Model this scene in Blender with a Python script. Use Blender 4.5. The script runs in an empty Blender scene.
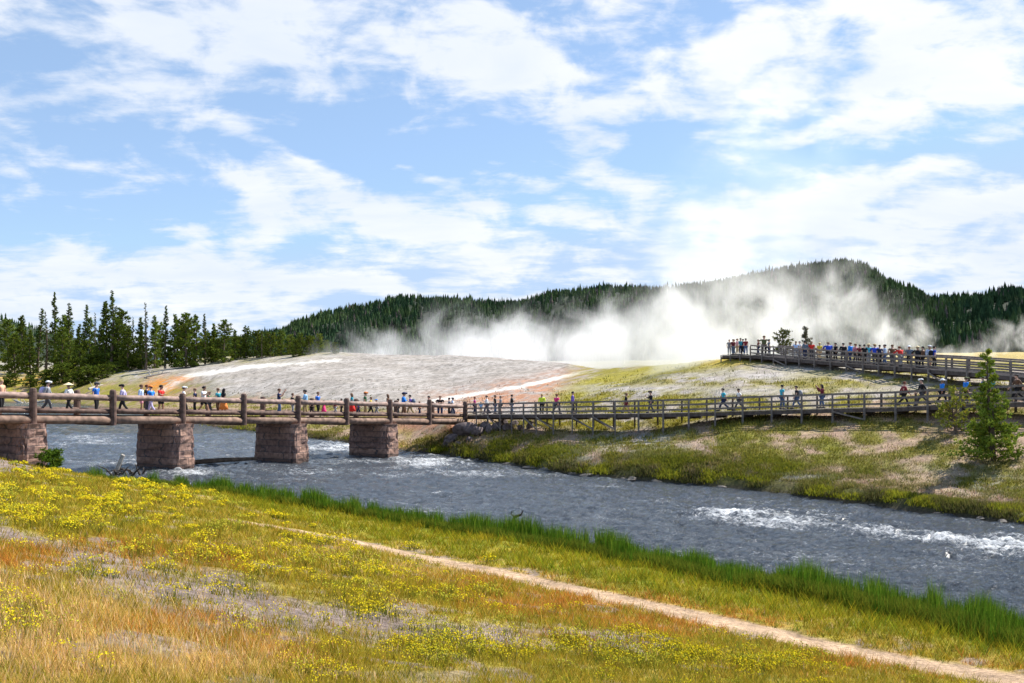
import bpy, math, random
import numpy as np
from math import pi, sin, cos, radians
from mathutils import Vector, Matrix

random.seed(7)
rng = np.random.default_rng(7)
sc = bpy.context.scene
COL = sc.collection
F = 995.0
YH = 392.0
CX = 512.0
EXPOSURE = 0.9
SKY_VEIL = .45

# ------------------------------------------------------------------ helpers
def at(px, py, D):
    return Vector(((px - CX) * D / F, D, -(py - YH) * D / F))

def tag(o, label=None, cat=None, group=None, kind=None):
    if label: o['label'] = label
    if cat: o['category'] = cat
    if group: o['group'] = group
    if kind: o['kind'] = kind
    return o

def empty(name, loc=(0, 0, 0), rz=0.0):
    o = bpy.data.objects.new(name, None)
    COL.objects.link(o)
    o.location = loc
    o.rotation_euler = (0, 0, rz)
    o.empty_display_size = 0.3
    return o

def link(name, me, parent=None, loc=None):
    o = bpy.data.objects.new(name, me)
    COL.objects.link(o)
    if parent is not None: o.parent = parent
    if loc is not None: o.location = loc
    return o

def np_mesh(name, verts, faces, col=None, mat=None, smooth=False, attrs=None):
    """verts (N,3); faces (M,k) one k; or list of arrays"""
    verts = np.asarray(verts, dtype=np.float32)
    if not isinstance(faces, list): faces = [faces]
    me = bpy.data.meshes.new(name)
    me.vertices.add(len(verts))
    me.vertices.foreach_set('co', verts.ravel())
    loops = np.concatenate([np.asarray(f, dtype=np.int32).ravel() for f in faces])
    tot = np.concatenate([np.full(len(f), f.shape[1], dtype=np.int32) for f in faces])
    start = np.concatenate([[0], np.cumsum(tot)[:-1]]).astype(np.int32)
    me.loops.add(len(loops))
    me.loops.foreach_set('vertex_index', loops)
    me.polygons.add(len(tot))
    me.polygons.foreach_set('loop_start', start)
    me.polygons.foreach_set('loop_total', tot)
    me.polygons.foreach_set('use_smooth', np.full(len(tot), smooth, dtype=bool))
    if col is not None:
        a = me.color_attributes.new('col', 'FLOAT_COLOR', 'POINT')
        c = np.ones((len(verts), 4), dtype=np.float32); c[:, :3] = col
        a.data.foreach_set('color', c.ravel())
    if attrs:
        for k, v in attrs.items():
            a = me.attributes.new(k, 'FLOAT', 'POINT')
            a.data.foreach_set('value', np.asarray(v, dtype=np.float32).ravel())
    me.update(calc_edges=True)
    me.validate()
    if mat: me.materials.append(mat)
    return me

class MB:
    """collects plain shapes into one mesh"""
    def __init__(s): s.v = []; s.f = []
    def add(s, vs, fs):
        n = len(s.v); s.v += [tuple(v) for v in vs]; s.f += [tuple(n + i for i in f) for f in fs]; return s
    def box(s, c, size, rot=None):
        hx, hy, hz = [k / 2 for k in size]
        vs = [Vector((x, y, z)) for z in (-hz, hz) for x, y in ((-hx, -hy), (hx, -hy), (hx, hy), (-hx, hy))]
        if rot is not None: vs = [rot @ v for v in vs]
        vs = [v + Vector(c) for v in vs]
        return s.add(vs, [(3, 2, 1, 0), (4, 5, 6, 7), (0, 1, 5, 4), (1, 2, 6, 5), (2, 3, 7, 6), (3, 0, 4, 7)])
    def beam(s, a, b, w, h):
        """rectangular timber from a to b, w sideways, h vertical"""
        a = Vector(a); b = Vector(b); d = (b - a).normalized()
        up = Vector((0, 0, 1)) if abs(d.z) < .95 else Vector((0, 1, 0))
        sd = d.cross(up).normalized(); up = sd.cross(d)
        vs = []
        for p in (a, b):
            for i, j in ((-1, -1), (1, -1), (1, 1), (-1, 1)):
                vs.append(p + sd * i * w / 2 + up * j * h / 2)
        return s.add(vs, [(0, 1, 2, 3), (7, 6, 5, 4), (0, 4, 5, 1), (1, 5, 6, 2), (2, 6, 7, 3), (3, 7, 4, 0)])
    def tube(s, pts, rad, n=8, caps=True, wob=0.0):
        pts = [Vector(p) for p in pts]
        m = len(pts); rings = []
        base = len(s.v)
        for i, p in enumerate(pts):
            d = (pts[min(i + 1, m - 1)] - pts[max(i - 1, 0)]).normalized()
            ref = Vector((0, 0, 1)) if abs(d.z) < .8 else Vector((0, 1, 0))
            a = d.cross(ref).normalized(); b = a.cross(d)
            r = rad[i] if hasattr(rad, '__len__') else rad
            for k in range(n):
                t = 2 * pi * k / n
                rr = r * (1 + random.uniform(-wob, wob))
                s.v.append(tuple(p + a * cos(t) * rr + b * sin(t) * rr))
        for i in range(m - 1):
            for k in range(n):
                k2 = (k + 1) % n
                s.f.append((base + i * n + k, base + i * n + k2, base + (i + 1) * n + k2, base + (i + 1) * n + k))
        if caps:
            s.f.append(tuple(base + k for k in range(n - 1, -1, -1)))
            s.f.append(tuple(base + (m - 1) * n + k for k in range(n)))
        return s
    def mesh(s, name, mat=None, smooth=False):
        me = bpy.data.meshes.new(name)
        me.from_pydata(s.v, [], s.f)
        me.update()
        if smooth: me.polygons.foreach_set('use_smooth', [True] * len(me.polygons))
        if mat: me.materials.append(mat)
        return me
    def build(s, name, mat=None, parent=None, smooth=False):
        return link(name, s.mesh(name, mat, smooth), parent)

# ------------------------------------------------------------------ numpy noise
def _hash(ix, iy, seed):
    h = (ix.astype(np.int64) * 374761393 + iy.astype(np.int64) * 668265263 + seed * 982451653) & 0xFFFFFFFF
    h = ((h ^ (h >> 13)) * 1274126177) & 0xFFFFFFFF
    h = h ^ (h >> 16)
    return (h & 0xFFFFFF) / float(0xFFFFFF)
def vnoise(x, y, seed=0):
    x = np.asarray(x, float); y = np.asarray(y, float)
    ix = np.floor(x); iy = np.floor(y); fx = x - ix; fy = y - iy
    fx = fx * fx * (3 - 2 * fx); fy = fy * fy * (3 - 2 * fy)
    a = _hash(ix, iy, seed); b = _hash(ix + 1, iy, seed); c = _hash(ix, iy + 1, seed); d = _hash(ix + 1, iy + 1, seed)
    return a + (b - a) * fx + (c - a) * fy + (a - b - c + d) * fx * fy
def fbm(x, y, seed=0, octv=4, gain=.5):
    s = 0; a = 1; t = 0
    for o in range(octv):
        s = s + a * vnoise(x * 2 ** o + 17.3 * o, y * 2 ** o - 9.1 * o, seed + o); t += a; a *= gain
    return s / t
def sstep(a, b, x):
    t = np.clip((x - a) / (b - a), 0, 1); return t * t * (3 - 2 * t)

# ------------------------------------------------------------------ terrain as feature lines
def line(d):
    xs = sorted(d); return np.array(xs, float), np.array([d[x] for x in xs], float)
def PY(d):                      # px:(D, py) -> px:(D, z)
    return {k: (v[0], -(v[1] - YH) * v[0] / F) for k, v in d.items()}

NEARW = {-350: 92, -60: 88, 0: 76, 40: 67, 65: 63.5, 100: 58.5, 170: 56.5, 250: 52.5, 400: 45, 500: 41, 600: 36.7, 700: 32.8, 850: 28.6, 1024: 24.6, 1350: 19.5}
FARW = {-350: 290, 40: 270, 120: 205, 215: 147, 300: 122, 350: 112, 405: 101, 450: 95, 500: 86, 560: 76.5, 600: 72.5, 700: 65.6, 850: 55.6, 940: 50.5, 1024: 46.4, 1350: 36}

def Wz(X, Y):
    base = np.clip(-5.75 - 0.03 * (X + 18), -6.2, -5.52)
    return base + 2.6 * sstep(110, 270, Y)

def mkline(dD, off, dz):
    xs = np.arange(-350, 1351, 10.0)
    a, b = line(dD)
    D = np.interp(xs, a, b) + off
    z = Wz((xs - CX) * (D - off) / F, D - off) + dz
    return {x: (d, zz) for x, d, zz in zip(xs, D, z)}

F0 = PY({-350: (5, 740), 0: (6, 683), 250: (8, 690), 560: (11, 690), 850: (13, 706), 1024: (14, 719), 1350: (13, 760)})
F1 = PY({-350: (15, 540), 0: (20, 508), 120: (20, 530), 250: (20, 553), 400: (19, 590), 560: (18, 622), 700: (17.5, 648), 850: (17.2, 671), 1024: (17.5, 688), 1350: (15, 735)})
F2 = PY({-350: (45, 470), 0: (46, 466), 120: (46, 482), 250: (41, 508), 280: (39, 524), 430: (33, 560), 560: (28, 587), 700: (24, 617), 850: (20.8, 650), 1024: (18.6, 681), 1350: (16, 728)})
F3 = mkline(NEARW, -2.2, .5)
for k in list(F3):
    if k < 60: F3[k] = (F3[k][0] - min(8, (60 - k) * .15), F3[k][1] + min(.75, (60 - k) * .012))
F4 = mkline(NEARW, 0, -.02)
F5 = mkline(NEARW, 3, -.8)
F6 = mkline(FARW, -2.5, -.8)
F7 = mkline(FARW, 0, -.05)
F8 = mkline(FARW, .5, .42)
F9 = PY({-350: (300, 400), 40: (285, 396), 120: (217, 404), 215: (157, 420), 300: (131, 428), 350: (120, 430), 405: (106, 440), 450: (98, 441), 500: (90, 441), 560: (80, 452), 600: (76, 456), 700: (69, 456), 850: (60, 474), 1024: (51, 493), 1350: (42, 520)})
F10 = PY({-350: (310, 388), 40: (298, 388), 120: (240, 394), 215: (185, 405), 300: (160, 407), 405: (118, 420), 450: (101.5, 424), 500: (97, 428), 560: (88.5, 429), 600: (85, 431), 651: (81.5, 431), 740: (77.5, 418), 864: (72, 417), 941: (68.5, 414), 1024: (64.5, 414), 1350: (57, 410)})
F11 = PY({-350: (335, 378), 40: (325, 377), 120: (278, 378), 215: (225, 378), 300: (205, 377), 405: (165, 391), 450: (155, 394), 500: (135, 397), 560: (110, 404), 600: (104, 399), 651: (98, 392), 740: (89, 386), 797: (84, 390), 864: (80, 391), 941: (75, 392), 1024: (70, 395), 1350: (64, 392)})
F12 = PY({-350: (440, 370), 40: (410, 369), 120: (350, 365), 215: (330, 358.5), 300: (290, 355), 340: (290, 352.5), 405: (280, 354), 450: (262, 355), 500: (240, 358), 560: (200, 364), 600: (160, 369), 651: (135, 367), 700: (122, 361), 740: (113, 356.5), 797: (101, 363), 864: (91, 371), 941: (81, 380), 1024: (74, 386), 1350: (68, 380)})
F13 = PY({-350: (600, 362), 40: (600, 366), 120: (500, 364), 215: (420, 360), 300: (370, 357), 405: (360, 359), 500: (330, 363), 560: (290, 369), 600: (240, 373), 651: (200, 371), 700: (180, 365), 740: (165, 360), 797: (150, 362), 864: (140, 363), 941: (130, 363), 1024: (120, 364), 1350: (110, 365)})
F14 = PY({-350: (900, 360), 600: (900, 361), 864: (700, 356), 941: (420, 353.5), 1350: (420, 352)})
F15 = PY({-350: (6000, 385), 1350: (6000, 385)})
FEATS = [F0, F1, F2, F3, F4, F5, F6, F7, F8, F9, F10, F11, F12, F13, F14, F15]
FT = []
for f in FEATS:
    xs = sorted(f); FT.append((np.array(xs, float), np.array([f[x][0] for x in xs]), np.array([f[x][1] for x in xs])))

def hraw(X, Y):
    X = np.asarray(X, float); Y = np.asarray(Y, float)
    Ye = np.maximum(Y, 5.0)
    px = np.clip(CX + F * X / Ye, -350, 1350)
    wx = 12 * (vnoise(X * .05 + 3, Y * .05, 5) - .5) * sstep(110, 180, Y)
    Ds = [np.interp(px, a, b) for a, b, c in FT]
    Zs = [np.interp(px, a, c) for a, b, c in FT]
    z0 = -1.62 + (Zs[0] + 1.62) * np.clip(Y / Ds[0], -.3, 1)
    out = z0
    for i in range(len(FT) - 1):
        t = (Y - Ds[i]) / np.maximum(Ds[i + 1] - Ds[i], .05)
        m = (Y >= Ds[i])
        out = np.where(m, Zs[i] + (Zs[i + 1] - Zs[i]) * np.clip(t, 0, 1), out)
    return out

def height(X, Y):
    X = np.asarray(X, float); Y = np.asarray(Y, float)
    z = hraw(X, Y)
    # soften the feature lines along the depth direction
    e = .012 * Y
    z = .5 * z + .25 * hraw(X, Y + e) + .25 * hraw(X, Y - e)
    px = np.clip(CX + F * X / np.maximum(Y, 5), -350, 1350)
    dn = np.interp(px, FT[4][0], FT[4][1]); df = np.interp(px, FT[7][0], FT[7][1])
    near = Y < (dn + df) / 2
    bankd = np.where(near, dn - Y, Y - df)
    amp = .25 + .75 * sstep(.5, 4, bankd)
    n1 = (fbm(X * .35, Y * .35, 11, 4) - .5) * .28
    n2 = (fbm(X * 1.7, Y * 1.7, 21, 3) - .5) * .07
    n3 = (fbm(X * .05, Y * .05, 31, 3) - .5) * sstep(80, 260, Y) * 2.0
    edge = (fbm(X * .6, Y * .6, 41, 3) - .5) * .35 * (1 - sstep(2, 5, np.abs(bankd)))
    return z + (n1 + n2) * amp + n3 * sstep(3, 30, bankd) + edge

def H(x, y):
    return float(height(np.array([x]), np.array([y]))[0])

def ground_at(px, py, lo=5, hi=500, near=True):
    """first point where the ray through (px,py) meets the terrain, scanning from lo to hi"""
    D = np.exp(np.linspace(np.log(lo), np.log(hi), 1500))
    X = (px - CX) * D / F
    z = height(X, D); ray = -(py - YH) * D / F
    hit = np.where(ray <= z)[0]
    i = hit[0] if len(hit) else len(D) - 1
    return Vector((X[i], D[i], z[i]))

# ------------------------------------------------------------------ zones of the ground (what grows or lies where)
def seg(px, py, pts, w):
    """soft mask of a band along a polyline, widths w per point or a number"""
    best = np.full(px.shape, 9.0)
    for i in range(len(pts) - 1):
        ax, ay = pts[i]; bx, by = pts[i + 1]
        wa = w[i] if hasattr(w, '__len__') else w; wb = w[i + 1] if hasattr(w, '__len__') else w
        dx, dy = bx - ax, by - ay
        t = np.clip(((px - ax) * dx + (py - ay) * dy) / (dx * dx + dy * dy), 0, 1)
        d = np.hypot(px - ax - t * dx, py - ay - t * dy) / (wa + (wb - wa) * t)
        best = np.minimum(best, d)
    return best
def blob(px, py, lst):
    m = np.zeros(px.shape)
    for x, y, rx, ry, w in lst:
        m = np.maximum(m, w * np.exp(-(((px - x) / rx) ** 2 + ((py - y) / ry) ** 2)))
    return m

PATH = [(225, 519), (280, 528), (350, 541), (430, 560), (500, 573), (560, 587), (630, 602), (700, 617), (780, 636), (850, 652), (930, 667), (1030, 684), (1100, 697)]
PATHW = [.8, 1.5, 2.4, 3.8, 4.8, 5.4, 6.0, 6.4, 6.8, 7.2, 7.8, 8.6, 10]

def mix(a, b, t):
    t = np.clip(t, 0, 1)[..., None]; return a * (1 - t) + np.asarray(b, float) * t

C_SOIL = (.215, .165, .145); C_PATH = (.39, .27, .175)
C_OLIVE = (.26, .21, .018); C_GREEN = (.15, .18, .022); C_YEL = (.46, .38, .03); C_TAN = (.50, .31, .10)
C_ORANGE = (.40, .18, .035); C_DGREEN = (.05, .085, .015)

def zones_near(X, Y, px, py):
    n = fbm(X * .55, Y * .55, 51, 4); n2 = fbm(X * 1.6, Y * 1.6, 61, 4); n3 = fbm(X * 4.5, Y * 4.5, 71, 3)
    jx = px + (n - .5) * 90; jy = py + (n2 - .5) * 26
    soil = 1 - sstep(.35, 1.35, seg(jx, jy, [(-60, 520), (20, 540), (90, 562), (150, 580), (220, 598), (290, 612), (370, 622), (450, 632), (540, 637), (660, 640)], [7, 10, 17, 24, 26, 20, 13, 12, 11, 6]) + (n2 - .5) * 2.4 + (n3 - .5) * 1.2)
    soil = np.maximum(soil, (1 - sstep(.5, 1.2, seg(jx, jy, [(300, 668), (420, 676), (520, 672)], [4, 6, 4]) + (n2 - .5))) * .6)
    soil = np.maximum(soil, (n2 > .6) * sstep(.50, .60, n2) * .85 * sstep(.38, .5, n))
    soil = np.maximum(soil, 1 - sstep(.7, 1.2, seg(jx, jy, [(-80, 456), (10, 462), (36, 470)], [12, 11, 5])))
    path = 1 - sstep(.7, 1.15, seg(px + (n3 - .5) * 5, py + (n3 - .5) * 4, PATH, PATHW) + (n3 - .5) * .8)
    yel = blob(jx, jy, [(150, 495, 190, 22, .7), (330, 520, 150, 16, .5), (300, 560, 150, 22, .7), (370, 614, 50, 12, 1), (440, 603, 70, 12, .9), (480, 622, 55, 12, 1),
                        (560, 652, 90, 10, .95), (660, 662, 90, 14, .95), (760, 668, 70, 12, .8), (430, 658, 90, 12, 1), (330, 665, 60, 14, .9), (15, 612, 22, 18, .9), (10, 640, 30, 12, .6), (240, 645, 40, 20, .55), (60, 515, 100, 20, .7), (350, 570, 70, 14, .9)])
    orange = blob(jx, jy, [(20, 560, 60, 16, .9), (110, 552, 90, 11, .8), (200, 560, 60, 9, .7), (560, 604, 90, 12, 1), (680, 622, 90, 12, 1), (640, 600, 120, 9, .7), (200, 630, 90, 14, .9), (260, 650, 70, 14, .7), (860, 665, 80, 9, .7), (480, 580, 60, 8, .6), (560, 640, 70, 8, .4), (960, 668, 60, 8, .6)])
    tan = blob(jx, jy, [(60, 650, 150, 38, 1.1), (170, 665, 120, 24, .9), (20, 600, 70, 25, .8), (420, 570, 90, 8, .6), (330, 550, 60, 6, .6), (90, 610, 80, 22, .8)])
    return n, n2, n3, soil, path, yel, orange, tan

def lawn_mask(X, Y, px):
    dn = np.interp(px, FT[4][0], FT[4][1]); pth = np.interp(px, FT[2][0], FT[2][1])
    return sstep(.2, 1.8, Y - pth - .8), dn - Y

def near_color(X, Y, px, py):
    n, n2, n3, soil, path, yel, orange, tan = zones_near(X, Y, px, py)
    c = np.ones(X.shape + (3,)) * np.array(C_OLIVE)
    c = mix(c, (.26, .20, .055), sstep(.4, .65, n2))
    c = mix(c, C_YEL, np.clip(yel * 1.1, 0, 1) * sstep(.42, .6, n2) * .75)
    c = c * .85
    c = mix(c, C_ORANGE, orange * sstep(.35, .55, n3 * .4 + n2 * .6) * .8)
    c = mix(c, C_TAN, tan * sstep(.35, .55, n3) * .85)
    lawn, dw = lawn_mask(X, Y, px)
    lawn = lawn * (py > 480)
    lc = mix(np.ones(c.shape) * np.array((.20, .20, .02)), (.29, .23, .025), sstep(.4, .6, n2))
    lc = mix(lc, (.33, .17, .03), sstep(.45, .62, n) * (1 - sstep(.8, 2.6, Y - np.interp(px, FT[2][0], FT[2][1]))))
    c = mix(c, lc, lawn * sstep(140, 260, px))
    c = mix(c, C_SOIL, soil * (1 - .75 * lawn))
    c = mix(c, C_DGREEN, (1 - sstep(1.2, 3.0, dw)) * sstep(50, 90, px))
    c = mix(c, C_PATH, path)
    return c

def far_color(X, Y, px, py):
    n = fbm(X * .22, Y * .16, 81, 4); n2 = fbm(X * .8, Y * .5, 91, 4); n3 = fbm(X * 2.4, Y * 1.6, 101, 3)
    jx = px + (n - .5) * 60; jy = py + (n2 - .5) * 12
    df = np.interp(px, FT[7][0], FT[7][1]); bd = Y - df
    # --- slope between river and lower boardwalk
    c = np.ones(X.shape + (3,)) * np.array((.29, .21, .14))
    c = mix(c, (.31, .205, .15), sstep(.4, .6, n3) * .7)
    c = mix(c, (.17, .155, .022), sstep(.38, .55, n2 * .65 + n * .35) * .92)
    gb = blob(jx, jy, [(500, 448, 60, 9, 1), (560, 452, 45, 10, 1), (700, 462, 80, 12, .9), (770, 470, 60, 14, .9), (850, 480, 80, 12, .9), (900, 492, 80, 10, .9), (820, 450, 50, 12, .5), (740, 440, 40, 10, .6), (480, 432, 40, 5, .6), (600, 440, 60, 6, .6), (900, 468, 40, 8, .6), (980, 500, 50, 12, .8)])
    c = mix(c, (.15, .155, .016), gb * 1.2 * sstep(.25, .5, n2))
    c = mix(c, (.34, .315, .30), blob(jx, jy, [(640, 440, 45, 12, .9), (590, 462, 20, 8, .8), (610, 425, 60, 5, .5), (690, 445, 40, 6, .4), (985, 485, 35, 8, .6), (960, 470, 60, 10, .3), (780, 478, 40, 3, .7)]) * sstep(.4, .55, n3))
    c = mix(c, (.085, .08, .03), (1 - sstep(.5, 2.0, bd + (n2 - .5) * 2)) * (px > 430))
    # --- grey sinter terrace
    terr = sstep(-3, 5, (F10z(px) - 8 - py) + (n2 - .5) * 14) * np.clip(np.maximum(sstep(-4, 10, (F11z(px) - py) + 8), sstep(175, 240, px + (n - .5) * 50)), 0, 1) * (1 - sstep(560, 600, px)) * (Y > 100)
    g = np.ones(c.shape) * np.array((.29, .26, .232))
    g = mix(g, (.35, .32, .295), sstep(.45, .6, n)); g = mix(g, (.15, .135, .12), sstep(.60, .70, n3) * .8)
    g = mix(g, (.22, .20, .175), sstep(.5, .64, n2) * .5)
    c = mix(c, g, terr)
    # orange bacterial apron with white run-off
    c = mix(c, (.36, .185, .11), blob(jx, py, [(500, 398, 55, 9, 1.3), (545, 387, 50, 8, 1.3), (590, 375, 40, 6, 1.1), (430, 424, 50, 9, 1.2), (450, 412, 40, 10, 1.)]) * sstep(.35, .55, n3 * .5 + n2 * .5))
    c = mix(c, (.62, .56, .51), (1 - sstep(.5, 1.4, seg(px, py + (n2 - .5) * 3, [(430, 402), (480, 393), (530, 385), (565, 376), (610, 368)], 1.7) + (n3 - .5) * .6)))
    c = mix(c, (.48, .32, .23), (1 - sstep(.6, 1.4, seg(px, py, [(570, 384), (595, 376), (640, 369)], 1.6))))
    # left run-off
    c = mix(c, (.55, .52, .48), (1 - sstep(.5, 1.5, seg(px, py + (n2 - .5) * 4, [(150, 399), (168, 387), (190, 376), (250, 367), (340, 360)], [3.5, 3, 2.2, 1.6, 1]))))
    c = mix(c, (.55, .19, .03), blob(px, py, [(160, 386, 14, 8, 1.3), (178, 379, 14, 3, 1.)]) * sstep(.3, .5, n3))
    c = mix(c, (.24, .21, .03), blob(jx, jy, [(20, 388, 110, 12, 1.2), (90, 396, 70, 8, 1), (180, 360, 90, 5, .8), (300, 355, 30, 3, .7), (60, 375, 90, 8, 1)]) * sstep(.3, .55, n2) )
    c = mix(c, (.45, .24, .03), blob(jx, jy, [(35, 380, 25, 5, 1), (5, 378, 15, 5, .8)]) * sstep(.4, .6, n3))
    c = mix(c, (.10, .075, .04), (1 - sstep(.3, 3.5, bd)) * (px < 430) * .8)
    c = mix(c, (.35, .22, .06), blob(px, py, [(385, 447, 30, 6, 1.)]))
    # --- green hill right of the terrace
    hill = sstep(560, 600, px + (390 - py) * -.9 + 20) * (py < F10z(px) - 1) * (Y > 76)
    hc = np.ones(c.shape) * np.array((.29, .25, .21))
    hc = mix(hc, (.21, .18, .02), sstep(.36, .56, n2 * .6 + n * .4))
    hc = mix(hc, (.25, .215, .022), (1 - sstep(.6, 1.3, seg(px, py, [(540, 402), (600, 384), (650, 372), (700, 364), (745, 358)], [8, 8, 7, 6, 5]) + (n2 - .5) * .6)))
    hc = mix(hc, (.35, .32, .30), blob(jx, jy, [(640, 389, 60, 4, 1), (700, 377, 50, 3, .8), (770, 375, 60, 7, 1), (820, 368, 60, 5, 1), (740, 392, 60, 5, .9), (880, 392, 50, 5, .6)]))
    hc = mix(hc, (.40, .26, .03), blob(px, py, [(745, 357.5, 16, 2, .9), (725, 362, 30, 4, .5)]))
    c = mix(c, hc, hill)
    c = mix(c, (.34, .26, .09), sstep(125, 170, Y) * sstep(860, 920, px))
    c = mix(c, (.2, .2, .1), sstep(600, 900, Y) * .8)
    return c

def F10z(px): return np.interp(px, FT[10][0], YH - F * FT[10][2] / FT[10][1])
def F11z(px): return np.interp(px, FT[11][0], YH - F * FT[11][2] / FT[11][1])

def ground_color(X, Y, Z):
    Ye = np.maximum(Y, 4.5)
    px = CX + F * X / Ye; py = YH - F * Z / Ye
    dn = np.interp(px, FT[4][0], FT[4][1]); df = np.interp(px, FT[7][0], FT[7][1])
    near = Y < dn
    cn = near_color(X, Y, px, py); cf = far_color(X, Y, px, py)
    bed = np.array((.10, .085, .06))
    c = np.where(near[..., None], cn, np.where((Y > df - .3)[..., None], cf, bed))
    wl = Z - Wz(X, Y)
    c = mix(c, (.06, .05, .035), (1 - sstep(.05, .3, wl)))
    return c

# ------------------------------------------------------------------ materials
def newmat(name):
    m = bpy.data.materials.new(name); m.use_nodes = True
    nt = m.node_tree
    for n in list(nt.nodes): nt.nodes.remove(n)
    return m, nt, nt.nodes, nt.links

def pmat(name, color, rough=.8, noise=None, amount=.25, bump=0, bscale=20, spec=.3, c2=None):
    m, nt, N, L = newmat(name)
    out = N.new('ShaderNodeOutputMaterial'); p = N.new('ShaderNodeBsdfPrincipled')
    L.new(p.outputs[0], out.inputs[0])
    p.inputs['Base Color'].default_value = (*color, 1); p.inputs['Roughness'].default_value = rough
    p.inputs['Specular IOR Level'].default_value = spec
    tc = N.new('ShaderNodeTexCoord')
    if noise:
        nz = N.new('ShaderNodeTexNoise'); nz.inputs['Scale'].default_value = noise; nz.inputs['Detail'].default_value = 4
        L.new(tc.outputs['Object'], nz.inputs['Vector'])
        r = N.new('ShaderNodeValToRGB')
        a = [max(0, k * (1 - amount)) for k in color] if c2 is None else color
        b = [min(1, k * (1 + amount)) for k in color] if c2 is None else c2
        r.color_ramp.elements[0].position = .35; r.color_ramp.elements[0].color = (*a, 1)
        r.color_ramp.elements[1].position = .65; r.color_ramp.elements[1].color = (*b, 1)
        L.new(nz.outputs['Fac'], r.inputs[0]); L.new(r.outputs[0], p.inputs['Base Color'])
    if bump:
        nb = N.new('ShaderNodeTexNoise'); nb.inputs['Scale'].default_value = bscale; nb.inputs['Detail'].default_value = 5
        L.new(tc.outputs['Object'], nb.inputs['Vector'])
        bm_ = N.new('ShaderNodeBump'); bm_.inputs['Strength'].default_value = bump
        L.new(nb.outputs['Fac'], bm_.inputs['Height']); L.new(bm_.outputs[0], p.inputs['Normal'])
    return m

def veg_mat(name, transl=.35, gain=1.0, vary=0.0):
    m, nt, N, L = newmat(name)
    out = N.new('ShaderNodeOutputMaterial'); a = N.new('ShaderNodeAttribute'); a.attribute_name = 'col'
    d = N.new('ShaderNodeBsdfDiffuse'); t = N.new('ShaderNodeBsdfTranslucent'); mx = N.new('ShaderNodeMixShader')
    mx.inputs[0].default_value = transl
    src = a.outputs['Color']
    if vary:
        oi = N.new('ShaderNodeObjectInfo'); hs = N.new('ShaderNodeHueSaturation')
        mr = N.new('ShaderNodeMapRange'); mr.inputs[3].default_value = 1 - vary; mr.inputs[4].default_value = 1 + vary
        L.new(oi.outputs['Random'], mr.inputs[0]); L.new(mr.outputs[0], hs.inputs['Value']); L.new(src, hs.inputs['Color'])
        src = hs.outputs[0]
    L.new(src, d.inputs[0]); L.new(src, t.inputs[0])
    L.new(d.outputs[0], mx.inputs[1]); L.new(t.outputs[0], mx.inputs[2]); L.new(mx.outputs[0], out.inputs[0])
    return m

def ground_mat():
    m, nt, N, L = newmat('ground_soil')
    out = N.new('ShaderNodeOutputMaterial'); p = N.new('ShaderNodeBsdfPrincipled'); L.new(p.outputs[0], out.inputs[0])
    p.inputs['Roughness'].default_value = .95; p.inputs['Specular IOR Level'].default_value = .15
    a = N.new('ShaderNodeAttribute'); a.attribute_name = 'col'
    g = N.new('ShaderNodeNewGeometry')
    fac = None
    for s, lo, hi, w in ((1.3, .7, 1.35, 5), (9, .65, 1.4, 5), (60, .6, 1.4, 3)):
        nz = N.new('ShaderNodeTexNoise'); nz.inputs['Scale'].default_value = s; nz.inputs['Detail'].default_value = w
        L.new(g.outputs['Position'], nz.inputs['Vector'])
        mr = N.new('ShaderNodeMapRange'); mr.inputs[1].default_value = .3; mr.inputs[2].default_value = .7
        mr.inputs[3].default_value = lo; mr.inputs[4].default_value = hi
        L.new(nz.outputs['Fac'], mr.inputs[0])
        if fac is None: fac = mr.outputs[0]
        else:
            mm = N.new('ShaderNodeMath'); mm.operation = 'MULTIPLY'; L.new(fac, mm.inputs[0]); L.new(mr.outputs[0], mm.inputs[1]); fac = mm.outputs[0]
    vm = N.new('ShaderNodeVectorMath'); vm.operation = 'SCALE'; L.new(a.outputs['Color'], vm.inputs[0]); L.new(fac, vm.inputs['Scale'])
    L.new(vm.outputs[0], p.inputs['Base Color'])
    nb = N.new('ShaderNodeTexNoise'); nb.inputs['Scale'].default_value = 5; nb.inputs['Detail'].default_value = 8; nb.inputs['Roughness'].default_value = .7
    L.new(g.outputs['Position'], nb.inputs['Vector'])
    b = N.new('ShaderNodeBump'); b.inputs['Strength'].default_value = .9; b.inputs['Distance'].default_value = .12
    L.new(nb.outputs['Fac'], b.inputs['Height']); L.new(b.outputs[0], p.inputs['Normal'])
    return m

M_GROUND = ground_mat()
M_VEG = veg_mat('grass_blades', .35)
M_FLOWER = veg_mat('flower_heads', .2)
M_PINE = veg_mat('pine_needles', .18, vary=.25)
M_FOREST = veg_mat('forest_needles', .1)
M_BARK = pmat('pine_bark', (.13, .095, .07), .95, 8, .35)
M_DEAD = pmat('bleached_wood', (.42, .38, .33), .9, 6, .25)
M_DARKSTICK = pmat('wet_dark_wood', (.05, .038, .03), .8, 8, .3)
M_ROCK = pmat('lichen_rock', (.13, .10, .095), .95, 2.5, .45, .6, 6)
M_WETROCK = pmat('wet_rock', (.12, .105, .09), .6, 3, .4, .6, 6)

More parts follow.
